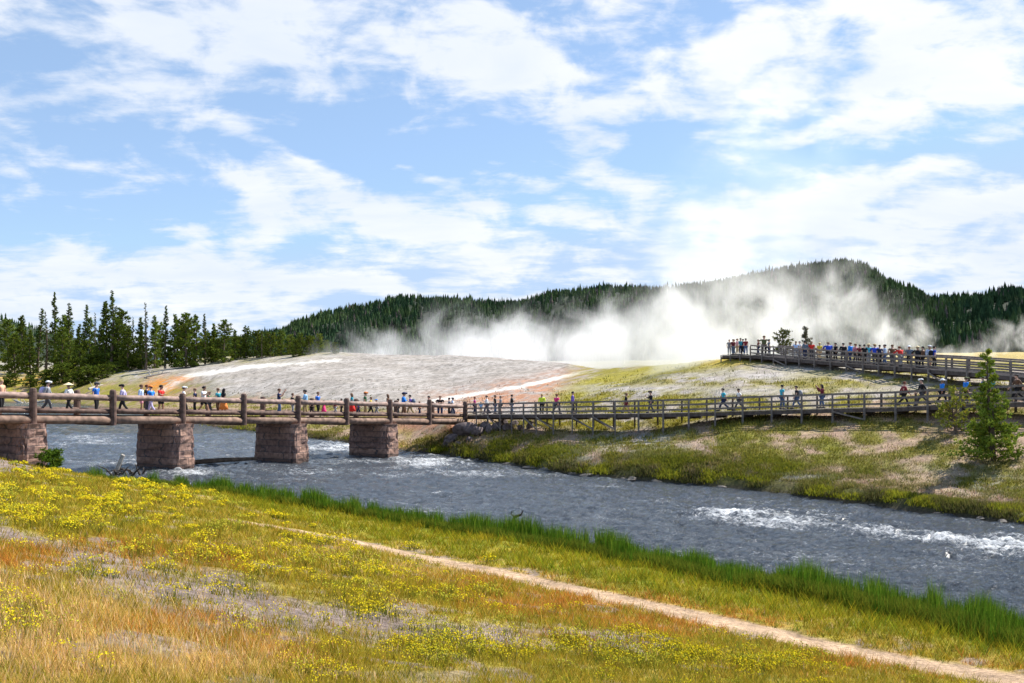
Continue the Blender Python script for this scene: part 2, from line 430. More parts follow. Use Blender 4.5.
# ------------------------------------------------------------------ ground mesh
def fan(rows, amax=.9, ncol=640, apex=12):
    a = np.linspace(-amax, amax, ncol)
    A, R = np.meshgrid(a, rows)
    return A * (R + apex), R
def grid_faces(nr, nc):
    i = np.arange(nr * nc).reshape(nr, nc)
    return np.stack([i[:-1, :-1].ravel(), i[:-1, 1:].ravel(), i[1:, 1:].ravel(), i[1:, :-1].ravel()], 1)
rows = np.concatenate([np.linspace(-11, 4, 26)[:-1], np.exp(np.linspace(np.log(4), np.log(22), 170))[:-1], np.exp(np.linspace(np.log(22), np.log(125), 430))[:-1],
                       np.exp(np.linspace(np.log(125), np.log(460), 150))[:-1], np.exp(np.linspace(np.log(460), np.log(7000), 40))])
gx, gy = fan(rows)
gz = height(gx, gy)
gc = ground_color(gx, gy, gz)
V = np.stack([gx, gy, gz], -1).reshape(-1, 3)
ground = link('ground', np_mesh('ground', V, grid_faces(*gx.shape), gc.reshape(-1, 3), M_GROUND, True))
tag(ground, 'river banks, grey sinter terrace and meadow', kind='structure')

# ------------------------------------------------------------------ river
def water_mat():
    m, nt, N, L = newmat('river_water')
    out = N.new('ShaderNodeOutputMaterial')
    p = N.new('ShaderNodeBsdfPrincipled'); p.inputs['Base Color'].default_value = (.065, .076, .092, 1)
    p.inputs['Roughness'].default_value = .10; p.inputs['IOR'].default_value = 1.33; p.inputs['Specular IOR Level'].default_value = .5
    f = N.new('ShaderNodeBsdfDiffuse'); f.inputs[0].default_value = (.78, .8, .82, 1)
    mx = N.new('ShaderNodeMixShader'); L.new(p.outputs[0], mx.inputs[1]); L.new(f.outputs[0], mx.inputs[2]); L.new(mx.outputs[0], out.inputs[0])
    g = N.new('ShaderNodeNewGeometry')
    mp = N.new('ShaderNodeMapping'); mp.inputs['Rotation'].default_value = (0, 0, radians(35)); mp.inputs['Scale'].default_value = (.75, 1.25, 1)
    L.new(g.outputs['Position'], mp.inputs[0])
    def nz(s, d, r=.6, dist=0):
        n = N.new('ShaderNodeTexNoise'); n.inputs['Scale'].default_value = s; n.inputs['Detail'].default_value = d; n.inputs['Roughness'].default_value = r; n.inputs['Distortion'].default_value = dist
        L.new(mp.outputs[0], n.inputs['Vector']); return n.outputs['Fac']
    n1 = nz(1.4, 7, .66, .6); n2 = nz(5.0, 5, .65)
    ad = N.new('ShaderNodeMath'); ad.operation = 'MULTIPLY_ADD'; L.new(n2, ad.inputs[0]); ad.inputs[1].default_value = .9; L.new(n1, ad.inputs[2])
    b = N.new('ShaderNodeBump'); b.inputs['Strength'].default_value = 1; b.inputs['Distance'].default_value = .35
    L.new(ad.outputs[0], b.inputs['Height']); L.new(b.outputs[0], p.inputs['Normal'])
    at_ = N.new('ShaderNodeAttribute'); at_.attribute_name = 'foam_sparkle'
    fn = nz(3.4, 10, .85, 1.0)
    s = N.new('ShaderNodeMath'); s.operation = 'ADD'; L.new(fn, s.inputs[0]); L.new(at_.outputs['Fac'], s.inputs[1])
    r = N.new('ShaderNodeMapRange'); r.inputs[1].default_value = .64; r.inputs[2].default_value = .90; r.clamp = True
    L.new(s.outputs[0], r.inputs[0]); L.new(r.outputs[0], mx.inputs[0])
    return m
wr = np.concatenate([np.exp(np.linspace(np.log(15), np.log(130), 620))[:-1], np.exp(np.linspace(np.log(130), np.log(420), 110))])
wx, wy = fan(wr, .9, 640)
wpx = CX + F * wx / wy
wz = Wz(wx, wy)
wpy = YH - F * wz / wy
ca, sa = cos(.6), sin(.6)
u = wx * ca - wy * sa; v = wx * sa + wy * ca
rough = blob(wpx, wpy, [(740, 513, 45, 7, .95), (880, 530, 60, 6, .62), (935, 538, 50, 5, .75), (1005, 546, 70, 12, .8), (340, 447, 45, 6, .9), (430, 462, 50, 6, .8), (780, 520, 70, 10, .7), (150, 462, 60, 5, .5), (90, 440, 40, 6, .5), (300, 470, 50, 4, .4), (370, 462, 30, 4, .7), (470, 475, 80, 5, .45), (190, 472, 30, 4, .6)])
wave = (fbm(u * .8, v * 1.3, 201, 4, .6) - .5) * .42 + (fbm(u * 2.6, v * 3.6, 211, 4, .68) - .5) * .36
wz2 = wz + wave * (.75 + .9 * rough)
foam_sparkle = rough * .21 * (.25 + 1.4 * fbm(u * .9, v * 1.6, 231, 4, .65)) + (wave > .11) * .05 + (fbm(u * .25, v * .35, 221, 3) - .5) * .22 + .045  # foam on the rapids; elsewhere pale flecks painting the water's sparkle
water = link('river', np_mesh('river', np.stack([wx, wy, wz2], -1).reshape(-1, 3), grid_faces(*wx.shape), None, water_mat(), True, {'foam_sparkle': foam_sparkle}))
tag(water, 'rippling grey blue river with white rapids', kind='structure')

# ------------------------------------------------------------------ hills with forest
def conifer_batch(P, Hh, R, colr, tiers=4, n=6):
    """many little conifers in one mesh: each is `tiers` ragged cones"""
    T = len(P); vs = []; fs = []; cs = []
    base = 0
    ang0 = rng.uniform(0, 6.28, T)
    for k in range(tiers):
        zb = (.12 + .74 * k / tiers) * Hh; zt = np.minimum(zb + Hh * (.46 - .03 * k), Hh * (1 if k == tiers - 1 else .98))
        rb = R * (1 - .78 * k / tiers) * rng.uniform(.8, 1.2, T)
        vv = np.zeros((T, n + 1, 3))
        for j in range(n):
            a = ang0 + k * .7 + 2 * pi * j / n
            rr = rb * rng.uniform(.65, 1.25, T)
            vv[:, j, 0] = P[:, 0] + np.cos(a) * rr; vv[:, j, 1] = P[:, 1] + np.sin(a) * rr
            vv[:, j, 2] = P[:, 2] + zb - rng.uniform(0, .1, T) * Hh
        vv[:, n, 0] = P[:, 0] + rng.normal(0, .05, T) * R; vv[:, n, 1] = P[:, 1]; vv[:, n, 2] = P[:, 2] + (Hh if k == tiers - 1 else zt)
        idx = base + np.arange(T)[:, None] * (n + 1)
        for j in range(n):
            fs.append(np.concatenate([idx + j, idx + (j + 1) % n, idx + n], 1))
        vs.append(vv.reshape(-1, 3)); cs.append(np.repeat(colr * rng.uniform(.8, 1.2, (T, 1)), n + 1, 0)); base += T * (n + 1)
    return np.concatenate(vs), np.concatenate(fs), np.concatenate(cs)

M_HILL = pmat('hill_floor', (.018, .028, .012), 1, .02, .4)
def hill(st, D0, D1, y0, ntree, hh, seed, bare=.0):
    xs, ys = line(st)
    pxs = np.linspace(xs[0], xs[-1], 160); ts = np.linspace(0, 1.5, 46)
    def surf(p, t):
        wob = (fbm(p * .012 + seed, t * 2.2, seed, 3) - .5)
        D = D0 + (D1 - D0) * t + wob * (D1 - D0) * .25
        yr = np.interp(p, xs, ys); zr = -(yr - YH) * D1 / F
        z0 = -(y0 - YH) * D0 / F
        prof = np.where(t < 1, np.sin(np.clip(t, 0, 1) * pi / 2) ** 1.15, 1 - (t - 1) ** 2 * .8)
        z = z0 + (zr - z0) * prof + (fbm(p * .02, t * 5, seed + 3, 3) - .5) * (zr - z0) * .16 * np.sin(np.clip(t, 0, 1) * pi)
        return (p - CX) * D1 / F * (D0 / D1 + (1 - D0 / D1) * np.clip(t, 0, 1)), D, z
    Pm, Tm = np.meshgrid(pxs, ts)
    X, Y, Z = surf(Pm, Tm)
    me = np_mesh('hill', np.stack([X, Y, Z], -1).reshape(-1, 3), grid_faces(*X.shape), None, M_HILL, True)
    o = link('hill', me)
    p = rng.uniform(xs[0], xs[-1], ntree); t = rng.uniform(0, 1.12, ntree) ** .85
    x, y, z = surf(p, t)
    hgt = rng.uniform(hh * .6, hh * 1.25, ntree) * np.where(rng.random(ntree) < .08, 1.25, 1)
    cl = fbm(x * .012, y * .012, seed + 9, 3)
    cl = sstep(.3, .7, cl)
    base = np.stack([.026 + .040 * cl, .052 + .050 * cl, .026 + .010 * cl], -1) * rng.uniform(.6, 1.5, (ntree, 1))
    base = np.where(rng.random((ntree, 1)) < .05, np.array((.12, .10, .085)), base)
    v, f, c = conifer_batch(np.stack([x, y, z - .5], -1), hgt, hgt * rng.uniform(.15, .23, ntree), base)
    fo = link('forest', np_mesh('forest', v, f, c, M_FOREST))
    return o, fo, surf

HA = hill({200: 352, 250: 343, 280: 336, 320: 322, 350: 312, 400: 305, 450: 304, 520: 307, 560: 299, 600: 295, 650: 294, 720: 292, 800: 300, 900: 312}, 1250, 2150, 368, 10500, 14, 3)
HB = hill({560: 345, 620: 318, 680: 298, 720: 288, 760: 280, 800: 274, 840: 271, 865: 277, 890: 289, 920: 303, 960: 318, 1000: 335, 1040: 350}, 950, 1600, 366, 8500, 12, 5)
HC = hill({800: 340, 850: 326, 900: 314, 940: 310, 980: 307, 1024: 301, 1100: 292, 1250: 280, 1400: 290}, 720, 1450, 362, 8500, 12, 8)
HD = hill({-500: 326, -200: 322, -60: 321, 0: 323, 30: 330, 80: 348, 120: 362}, 1900, 3000, 372, 1500, 17, 12)
for (h_, f_, s_), nm in zip((HA, HB, HC, HD), ('long forested hill behind the steam', 'highest rounded forested hill right of the steam', 'forested hill rising at the far right edge', 'distant low blue green hill at the far left')):
    tag(h_, nm, kind='structure')
    tag(f_, 'dense dark conifer forest covering the ' + nm, kind='stuff')

# dead snags standing up from the ridge
sn = MB(); sn.tube([(0, 0, 0), (.2, 0, 9), (.1, .1, 21)], [.55, .4, .12], 6); sn.tube([(.15, 0, 12), (1.6, .2, 14)], [.15, .05], 4); sn.tube([(.1, 0, 15), (-1.2, .2, 16.4)], [.12, .04], 4)
snme = sn.mesh('dead_tree', M_DEAD)
for i, (px_, s_) in enumerate(((345, 1), (372, .8), (398, .9), (404, 1.1), (421, .8), (556, 1.), (671, 1.1), (741, .9))):
    surf = HA[2] if px_ < 640 else HB[2]
    x, y, z = [float(q) for q in surf(np.array([float(px_)]), np.array([.98]))]
    o = link('dead_tree', snme, None, (x, y, z - 1)); o.scale = (s_ * 1.3, s_ * 1.3, s_ * 1.15); o.rotation_euler = (0, 0, i)
    tag(o, 'bare dead tree trunk poking above the forested ridge line', 'dead tree', 'dead snags on the ridge')
#PART2
# ------------------------------------------------------------------ ground cover
def near_info(X, Y, Z):
    px = CX + F * X / Y; py = YH - F * Z / Y
    return px, py

def blades(P, h, wd, lean, colr, seg2=False):
    """P (N,3) roots -> one triangle per blade (or a bent pair when seg2)"""
    n = len(P); a = rng.uniform(0, pi, n)
    wx_, wy_ = np.cos(a) * wd / 2, np.sin(a) * wd / 2
    la = rng.uniform(0, 2 * pi, n); lx, ly = np.cos(la) * lean * h, np.sin(la) * lean * h
    L0 = P + np.stack([-wx_, -wy_, np.zeros(n) - .02], -1); R0 = P + np.stack([wx_, wy_, np.zeros(n) - .02], -1)
    T = P + np.stack([lx, ly, h], -1)
    i = np.arange(n)
    if not seg2:
        v = np.stack([L0, R0, T], 1).reshape(-1, 3); f = np.stack([3 * i, 3 * i + 1, 3 * i + 2], 1)
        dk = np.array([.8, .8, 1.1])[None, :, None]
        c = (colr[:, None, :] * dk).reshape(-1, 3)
        return v, f, c
    L1 = P + np.stack([lx * .35 - wx_ * .8, ly * .35 - wy_ * .8, h * .6], -1); R1 = P + np.stack([lx * .35 + wx_ * .8, ly * .35 + wy_ * .8, h * .6], -1)
    v = np.stack([L0, R0, L1, R1, T], 1).reshape(-1, 3)
    f = np.concatenate([np.stack([5 * i, 5 * i + 1, 5 * i + 3], 1), np.stack([5 * i, 5 * i + 3, 5 * i + 2], 1), np.stack([5 * i + 2, 5 * i + 3, 5 * i + 4], 1)])
    c = np.repeat(colr[:, None, :], 5, 1).reshape(-1, 3)
    return v, f, c

def join(parts):
    vs, fs, cs, b = [], [], [], 0
    for v, f, c in parts:
        vs.append(v); fs.append(f + b); cs.append(c); b += len(v)
    return np.concatenate(vs), np.concatenate(fs), np.concatenate(cs)

def scatter_near(n, lo=5.0, hi=92.0, pl=-170, pr=1190, power=1.0):
    D = np.exp(rng.uniform(np.log(lo), np.log(hi), n))
    px = rng.uniform(pl, pr, n)
    X = (px - CX) * D / F
    dn = np.interp(px, FT[4][0], FT[4][1])
    k = D < dn - .15
    X, D, px = X[k], D[k], px[k]
    Z = height(X, D)
    py = YH - F * Z / D
    return X, D, Z, px, py

def spread(X, Y, Z, per, rad):
    """each tuft root -> several blade roots round it"""
    n = len(X)
    Xb = np.repeat(X, per) + rng.normal(0, 1, n * per) * np.repeat(rad, per); Yb = np.repeat(Y, per) + rng.normal(0, 1, n * per) * np.repeat(rad, per)
    return np.stack([Xb, Yb, np.repeat(Z, per)], -1)

def jitter(c, a=.25):
    return np.clip(c * rng.uniform(1 - a, 1 + a, (len(c), 1)) * rng.uniform(.9, 1.1, c.shape), 0, 1)

# short grass of the near bank
X, Y, Z, px, py = scatter_near(120000)
n, n2, n3, soil, path, yel, orange, tan = zones_near(X, Y, px, py)
lawn, dw = lawn_mask(X, Y, px); lawn = lawn * sstep(140, 260, px)
keep = rng.random(len(X)) < np.clip((1 - .86 * np.clip(soil, 0, 1) * (1 - lawn)) * (1 - path), .02, 1)
keep &= path < .35
sel = [a[keep] for a in (X, Y, Z, px, py, soil, yel, orange, tan, lawn, dw, n2, n3, n)]
X, Y, Z, px, py, soil, yel, orange, tan, lawn, dw, n2, n3, n = sel
base = np.array(C_OLIVE) * np.ones((len(X), 1))
r = rng.random(len(X))
base = np.where((r < .30)[:, None], np.array((.40, .28, .045)), base)
base = np.where((r > .88)[:, None], np.array((.14, .17, .025)), base)
base = np.where((rng.random(len(X)) < orange * .85)[:, None], np.array(C_ORANGE) * 1.05, base)
base = np.where((rng.random(len(X)) < tan * .72)[:, None], np.array((.64, .42, .15)), base)
lw = np.where((rng.random(len(X)) < .4)[:, None], np.array((.16, .19, .014)), np.array((.29, .24, .018)))
edge = (1 - sstep(.6, 2.4, Y - np.interp(px, FT[2][0], FT[2][1]))) * sstep(.4, .55, n)
lw = np.where((rng.random(len(X)) < edge * .8)[:, None], np.array((.46, .27, .07)), lw)
base = np.where((rng.random(len(X)) < lawn)[:, None], lw, base)
base = jitter(base, .3)
hh = (.07 + .10 * rng.random(len(X))) * (1 + .15 * tan + .8 * lawn + .2 * orange) * np.minimum(1.15, .42 + Y / 28)
per = 7
P = spread(X, Y, Z, per, np.maximum(.05, .0032 * Y))
hb = np.repeat(hh, per) * rng.uniform(.55, 1.25, len(P))
wb = np.maximum(.0045, .0007 * P[:, 1]) * rng.uniform(.7, 1.4, len(P))
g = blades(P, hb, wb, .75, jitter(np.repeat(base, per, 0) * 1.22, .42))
grass = link('dry_grass', np_mesh('dry_grass', g[0], g[1], g[2], M_VEG))
tag(grass, 'olive, orange and straw coloured short grass on the near bank', kind='stuff')

# pale seed heads standing above the dry grass
X, Y, Z, px, py = scatter_near(48000, 5, 30)
tn = zones_near(X, Y, px, py)
k = rng.random(len(X)) < np.clip(tn[7] * .6 + tn[6] * .10 + .01, 0, 1) * (1 - np.clip(tn[3], 0, 1) * .7) * (1 - tn[4])
X, Y, Z = X[k], Y[k], Z[k]
hs = rng.uniform(.08, .19, len(X)) * np.minimum(1.3, .6 + Y / 16)
P = np.stack([X, Y, Z], -1)
a1 = blades(P, hs, np.full(len(X), .004) + .0003 * Y, .25, jitter(np.tile((.48, .32, .11), (len(X), 1))))
top = P + np.stack([rng.normal(0, .03, len(X)), rng.normal(0, .03, len(X)), hs * .66], -1)
a2 = blades(top, hs * .36, np.full(len(X), .005) + .0005 * Y, .35, jitter(np.tile((.74, .50, .26), (len(X), 1))))
sh = join([a1, a2])
tag(link('seed_heads', np_mesh('seed_heads', *sh[:2], sh[2], M_VEG)), 'pale pinkish seed heads on tall dry grass in the lower left', kind='stuff')

# yellow flowering low shrubs: green stems with a lumpy dome of yellow heads
X, Y, Z, px, py = scatter_near(26000, 5.5, 66)
zi = zones_near(X, Y, px, py)
lawn, dw = lawn_mask(X, Y, px)
cl = sstep(.46, .60, fbm(X * 1.1, Y * 1.1, 301, 3))
k = rng.random(len(X)) < np.clip(zi[5] * 1.0 * (cl * .9 + .05) + .012, 0, 1) * (1 - zi[4]) * (1 - lawn * sstep(140, 260, px)) * .42
k &= zi[4] < .1
X, Y, Z = X[k], Y[k], Z[k]; bw = rng.uniform(.12, .36, len(X)) * np.minimum(1, .5 + Y / 30) * (1 + .0 * X)
bh = bw * rng.uniform(.6, .95, len(X))
def dome(n_per, rr=1.0):
    m = len(X) * n_per
    th = rng.uniform(0, 2 * pi, m); rad = np.sqrt(rng.random(m)) * rr
    B = np.repeat(bw, n_per); Hh = np.repeat(bh, n_per)
    return np.repeat(X, n_per) + np.cos(th) * rad * B, np.repeat(Y, n_per) + np.sin(th) * rad * B, np.repeat(Z, n_per), np.sqrt(np.clip(1 - rad ** 2 * .8, 0, 1)) * Hh * rng.uniform(.75, 1.15, m), np.repeat(np.arange(len(X)), n_per)
x_, y_, z_, h_, id_ = dome(34)
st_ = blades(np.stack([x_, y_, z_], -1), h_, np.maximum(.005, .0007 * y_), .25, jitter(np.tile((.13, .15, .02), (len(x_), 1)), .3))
x_, y_, z_, h_, id_ = dome(52)
tone = np.where(rng.random((len(X), 1)) < .7, np.array((.60, .48, .02)), np.array((.40, .37, .04)))[id_]
s_ = np.maximum(.009, .00092 * y_) * rng.uniform(.7, 1.3, len(x_))
ctr = np.stack([x_, y_, z_ + h_], -1)
a = rng.uniform(0, pi, len(x_)); dx, dy = np.cos(a) * s_, np.sin(a) * s_
v = np.stack([ctr + np.stack([-dx, -dy, 0 * s_ - .3 * s_], -1), ctr + np.stack([dx, dy, 0 * s_ - .3 * s_], -1), ctr + np.stack([dy * .9, -dx * .9, s_ * .5], -1), ctr + np.stack([-dy * .9, dx * .9, s_ * .5], -1), ctr + np.stack([0 * s_, 0 * s_, s_ * .9], -1)], 1).reshape(-1, 3)
i = np.arange(len(x_)) * 5
f = np.concatenate([np.stack([i, i + 2, i + 4], 1), np.stack([i + 2, i + 1, i + 4], 1), np.stack([i + 1, i + 3, i + 4], 1), np.stack([i + 3, i, i + 4], 1)])
heads = (v, f, np.repeat(jitter(tone, .3), 5, 0))
wf = join([st_, heads])
tag(link('wildflowers', np_mesh('wildflowers', wf[0], wf[1], wf[2], M_FLOWER)), 'bright yellow flowering low clumps scattered over the near bank', kind='stuff')

# tall green reeds at the near water's edge
nR = 17000
px = rng.uniform(60, 1200, nR); 
dn = np.interp(px, FT[4][0], FT[4][1])
off = np.abs(rng.normal(0, 1, nR)) * .75 * (.6 + .9 * fbm(px * .03, px * 0, 401, 3)) - .15
bandw = np.interp(px, [60, 130, 200, 260, 1200], [.25, .5, .8, 1.2, 1.5])
D = dn - .1 - off * bandw
clump = fbm(px * .05, px * 0 + 3, 405, 4)
gap = (fbm(px * .11, px * 0 + 8, 409, 3) > np.interp(px, [60, 180, 240, 1200], [.62, .42, .30, .26]))
k = gap & (rng.random(nR) < np.interp(px, [60, 200, 1200], [.35, .8, 1]))
px, D, clump = px[k], D[k], clump[k]
X = (px - CX) * D / F; Z = np.maximum(height(X, D), Wz(X, D) - .25)
per = 4
P = spread(X, D, Z, per, np.full(len(X), .07))
hR = np.repeat((.30 + .75 * clump) * np.interp(px, [60, 250, 600, 1200], [1.0, 1.2, 1.15, 1.05]), per) * rng.beta(2.2, 2.0, len(P)) * 1.25 + .15
cR = np.where((rng.random(len(P)) < .75)[:, None], np.array((.068, .14, .011)), np.array((.14, .20, .02)))
rd = blades(P, hR, np.maximum(.012, .00062 * P[:, 1]), .15, jitter(cR, .45), True)
# the sedge fringe behind them, shorter and lighter
px = rng.uniform(60, 1200, 26000); dn = np.interp(px, FT[4][0], FT[4][1]); D = dn - rng.uniform(.6, 3.2, len(px)) * np.interp(px, [60, 250, 1200], [.6, .8, 1])
X = (px - CX) * D / F; Z = height(X, D)
P = spread(X, D, Z, 4, np.full(len(X), .1))
mixr = np.repeat(rng.random(len(X)), 4)[:, None]
c2 = np.where(mixr < .5, np.array((.10, .15, .015)), np.array((.16, .18, .02)))
rd2 = blades(P, rng.uniform(.18, .5, len(P)), np.maximum(.012, .0006 * P[:, 1]), .35, jitter(c2, .3), True)
rr = join([rd, rd2])
tag(link('reeds', np_mesh('reeds', rr[0], rr[1], rr[2], M_VEG)), 'tall dark green reeds lining the near edge of the river', kind='stuff')

# tufts on the far bank, hill and terrace foot
n_ = 90000
px = rng.uniform(-60, 1150, n_); df = np.interp(px, FT[7][0], FT[7][1])
D = df + .2 + np.abs(rng.normal(0, 1, n_)) * 18 * (df / 60)
k = rng.random(n_) < .5
D = np.where(k, df + .25 + np.abs(rng.normal(0, 1, n_)) * 2.6, D)
X = (px - CX) * D / F; Z = height(X, D); py = YH - F * Z / D
c = far_color(X, D, px, py)
green = (c[:, 1] > c[:, 0] * .78) & (c[:, 2] < .1)
bank = (D - df) < 1.6
bk = fbm(X * .7, D * .7, 561, 3)
k = ((green & (rng.random(n_) < .9)) | (rng.random(n_) < .14)) & (~bank | (bk > .40)) & ((px > 430) | (rng.random(n_) < .5)) & (D < 200)
X, D, Z, c, bank, px, py = X[k], D[k], Z[k], c[k], bank[k], px[k], py[k]
bn = fbm(X * .35, D * .35, 551, 3)
c = np.where((bank & (bn < .52))[:, None], np.array((.215, .215, .02)), c)
c = np.where((rng.random(len(X)) < .18)[:, None], np.array((.09, .10, .02)), c)
per = 6
P = spread(X, D, Z, per, .004 * D)
hF = np.repeat(np.where(bank, .20, .15) * rng.uniform(.4, 1.4, len(X)), per) * rng.uniform(.6, 1.2, len(P)) * np.clip(P[:, 1] / 60, .8, 1.6)
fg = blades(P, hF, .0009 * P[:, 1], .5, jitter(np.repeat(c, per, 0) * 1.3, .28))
tag(link('bank_grass', np_mesh('bank_grass', fg[0], fg[1], fg[2], M_VEG)), 'olive green grass tufts on the far river bank and hill', kind='stuff')

# ------------------------------------------------------------------ log footbridge
M_LOG = pmat('dark_stained_log', (.115, .07, .055), .75, 3, .45, .3, 14)
M_LOGTOP = pmat('highlight_rail_log', (.27, .185, .155), .7, 3, .35, .3, 14)  # top rails paler than the other logs, their highlight put into the colour
M_BEAM = pmat('weathered_beam_log', (.21, .135, .10), .8, 2.5, .4, .3, 14)
M_DECK = pmat('worn_deck_planks', (.30, .26, .22), .9, 5, .25)
M_KERB = pmat('pale_kerb_timber', (.38, .33, .27), .85, 5, .25)

def stone_mat():
    m, nt, N, L = newmat('pier_stone')
    out = N.new('ShaderNodeOutputMaterial'); p = N.new('ShaderNodeBsdfPrincipled'); L.new(p.outputs[0], out.inputs[0]); p.inputs['Roughness'].default_value = .92
    g = N.new('ShaderNodeTexCoord')
    sx = N.new('ShaderNodeSeparateXYZ'); L.new(g.outputs['Object'], sx.inputs[0])
    ad = N.new('ShaderNodeMath'); ad.operation = 'ADD'; L.new(sx.outputs[0], ad.inputs[0]); L.new(sx.outputs[1], ad.inputs[1])
    cb = N.new('ShaderNodeCombineXYZ'); L.new(ad.outputs[0], cb.inputs[0]); L.new(sx.outputs[2], cb.inputs[1])
    dz = N.new('ShaderNodeTexNoise'); dz.inputs['Scale'].default_value = 1.2; L.new(g.outputs['Object'], dz.inputs[0])
    vm = N.new('ShaderNodeVectorMath'); vm.operation = 'MULTIPLY_ADD'; L.new(dz.outputs['Color'], vm.inputs[0]); vm.inputs[1].default_value = (.22, .14, 0); L.new(cb.outputs[0], vm.inputs[2])
    b = N.new('ShaderNodeTexBrick'); b.inputs['Scale'].default_value = 1; b.inputs['Brick Width'].default_value = .95; b.inputs['Row Height'].default_value = .52; b.inputs['Mortar Size'].default_value = .025; b.inputs['Mortar Smooth'].default_value = .4
    b.inputs['Color1'].default_value = (.35, .21, .155, 1); b.inputs['Color2'].default_value = (.20, .12, .10, 1); b.inputs['Mortar'].default_value = (.11, .09, .085, 1)
    L.new(vm.outputs[0], b.inputs[0])
    nz = N.new('ShaderNodeTexNoise'); nz.inputs['Scale'].default_value = 3.5; nz.inputs['Detail'].default_value = 6; L.new(g.outputs['Object'], nz.inputs[0])
    mr = N.new('ShaderNodeMapRange'); mr.inputs[1].default_value = .3; mr.inputs[2].default_value = .7; mr.inputs[3].default_value = .6; mr.inputs[4].default_value = 1.4; L.new(nz.outputs[0], mr.inputs[0])
    v2 = N.new('ShaderNodeVectorMath'); v2.operation = 'SCALE'; L.new(b.outputs[0], v2.inputs[0]); L.new(mr.outputs[0], v2.inputs['Scale']); wr_ = N.new('ShaderNodeMapRange'); wr_.inputs[1].default_value = 1.25; wr_.inputs[2].default_value = 1.75; wr_.inputs[3].default_value = .35; wr_.inputs[4].default_value = 1.0
    wn = N.new('ShaderNodeMath'); wn.operation = 'MULTIPLY_ADD'; L.new(nz.outputs[0], wn.inputs[0]); wn.inputs[1].default_value = -.6; L.new(sx.outputs[2], wn.inputs[2])
    wa = N.new('ShaderNodeMath'); wa.operation = 'ADD'; L.new(wn.outputs[0], wa.inputs[0]); wa.inputs[1].default_value = .3; L.new(wa.outputs[0], wr_.inputs[0])
    v3_ = N.new('ShaderNodeVectorMath'); v3_.operation = 'SCALE'; L.new(v2.outputs[0], v3_.inputs[0]); L.new(wr_.outputs[0], v3_.inputs['Scale']); L.new(v3_.outputs[0], p.inputs['Base Color'])
    bp = N.new('ShaderNodeBump'); bp.inputs['Distance'].default_value = .08; bp.inputs['Strength'].default_value = .8
    mm = N.new('ShaderNodeMath'); mm.operation = 'MULTIPLY_ADD'; L.new(b.outputs['Fac'], mm.inputs[0]); mm.inputs[1].default_value = -1.0; L.new(nz.outputs[0], mm.inputs[2])
    L.new(mm.outputs[0], bp.inputs['Height']); L.new(bp.outputs[0], p.inputs['Normal'])
    return m
M_STONE = stone_mat()

BD = Vector((.569, .822, 0)); BN = Vector((.822, -.569, 0))       # along the bridge, and across it towards the camera
def bp(i, off=0.0, dz=0.0):
    """point on the bridge: i in post spacings, off across (0 = near rail, negative = far side), dz above beam underside"""
    D = 63 + 4.62 * i; X = -30.39 + 3.198 * i
    z = -32 * D / F
    return Vector((X, D, z + dz)) + BN * off
bridge = empty('log_bridge', bp(3))
tag(bridge, 'dark brown log footbridge on stone piers crossing the river', 'footbridge')
def bchild(mb, name, mat, smooth=False):
    o = mb.build(name, mat, None, smooth); o.parent = bridge; o.matrix_parent_inverse = Matrix.Translation(-bridge.location); return o
I0, I1, WID = -3, 8, 4.0
pm = MB(); pm.tube([(0, 0, -.08), (0, 0, .6), (0, 0, 2.1), (0, 0, 2.24), (0, 0, 2.3)], [.24, .235, .225, .2, .1], 12, wob=.02)
postme = pm.mesh('post', M_LOG, False)
for i in range(I0, I1 + 1):
    for off in (0, -WID):
        o = link('post', postme); o.parent = bridge; o.matrix_parent_inverse = Matrix.Translation(-bridge.location)
        o.location = bp(i, off + (.12 if off == 0 else -.12)); o.rotation_euler = (0, 0, random.uniform(0, 3)); o.scale = (1, 1, random.uniform(.97, 1.04))
for off in (0, -WID):
    for nm, dz, r_, mt in (('top_rail', 1.80, .205, M_LOGTOP), ('middle_rail', .86 if off == 0 else .95, .165, M_LOG)):
        for i in range(I0, I1):
            a_, b_ = bp(i, off, dz), bp(i + 1, off, dz)
            m = MB(); pts = [a_.lerp(b_, t) + Vector((0, 0, random.uniform(-.02, .02))) for t in (0, .25, .5, .75, 1)]
            m.tube(pts, [r_ * random.uniform(.92, 1.06) for _ in pts], 10, wob=.03); bchild(m, nm, mt, True)
for off in (0, -WID):
    for i in range(I0, I1, 2):
        a_, b_ = bp(i, off, .27), bp(min(i + 2, I1), off, .27)
        m = MB(); pts = [a_.lerp(b_, t / 6) for t in range(7)]
        m.tube(pts, [.27 * random.uniform(.95, 1.04) for _ in pts], 12, wob=.03); bchild(m, 'beam', M_BEAM, True)
m = MB()
for k in range(int((I1 - I0) * 5.62 / .24)):
    t = I0 + (k + .5) * .24 / 5.62
    c_ = bp(t, -WID / 2, .72); m.box(c_, (WID - .7, .225, .07), Matrix.Rotation(math.atan2(BN.y, BN.x), 3, 'Z'))
bchild(m, 'deck', M_DECK)
for off in (-.38, -WID + .38):
    m = MB()
    m.beam(bp(I0, off, .80), bp(I1, off, .80), .18, .12); bchild(m, 'kerb', M_KERB)
for k in range(-1, 3):
    m = MB()
    m.tube([bp(I0, -WID * (.25 + .25 * (k if k >= 0 else 0)), .38), bp(I1, -WID * (.25 + .25 * (k if k >= 0 else 0)), .38)], .2, 8)
    if k >= 0: bchild(m, 'girder', M_BEAM, True)
for i in range(I0, I1 + 1):                      # cross beams
    m = MB(); m.tube([bp(i, .15, .06), bp(i, -WID - .15, .06)], .17, 8); bchild(m, 'cross_beam', M_LOG, True)
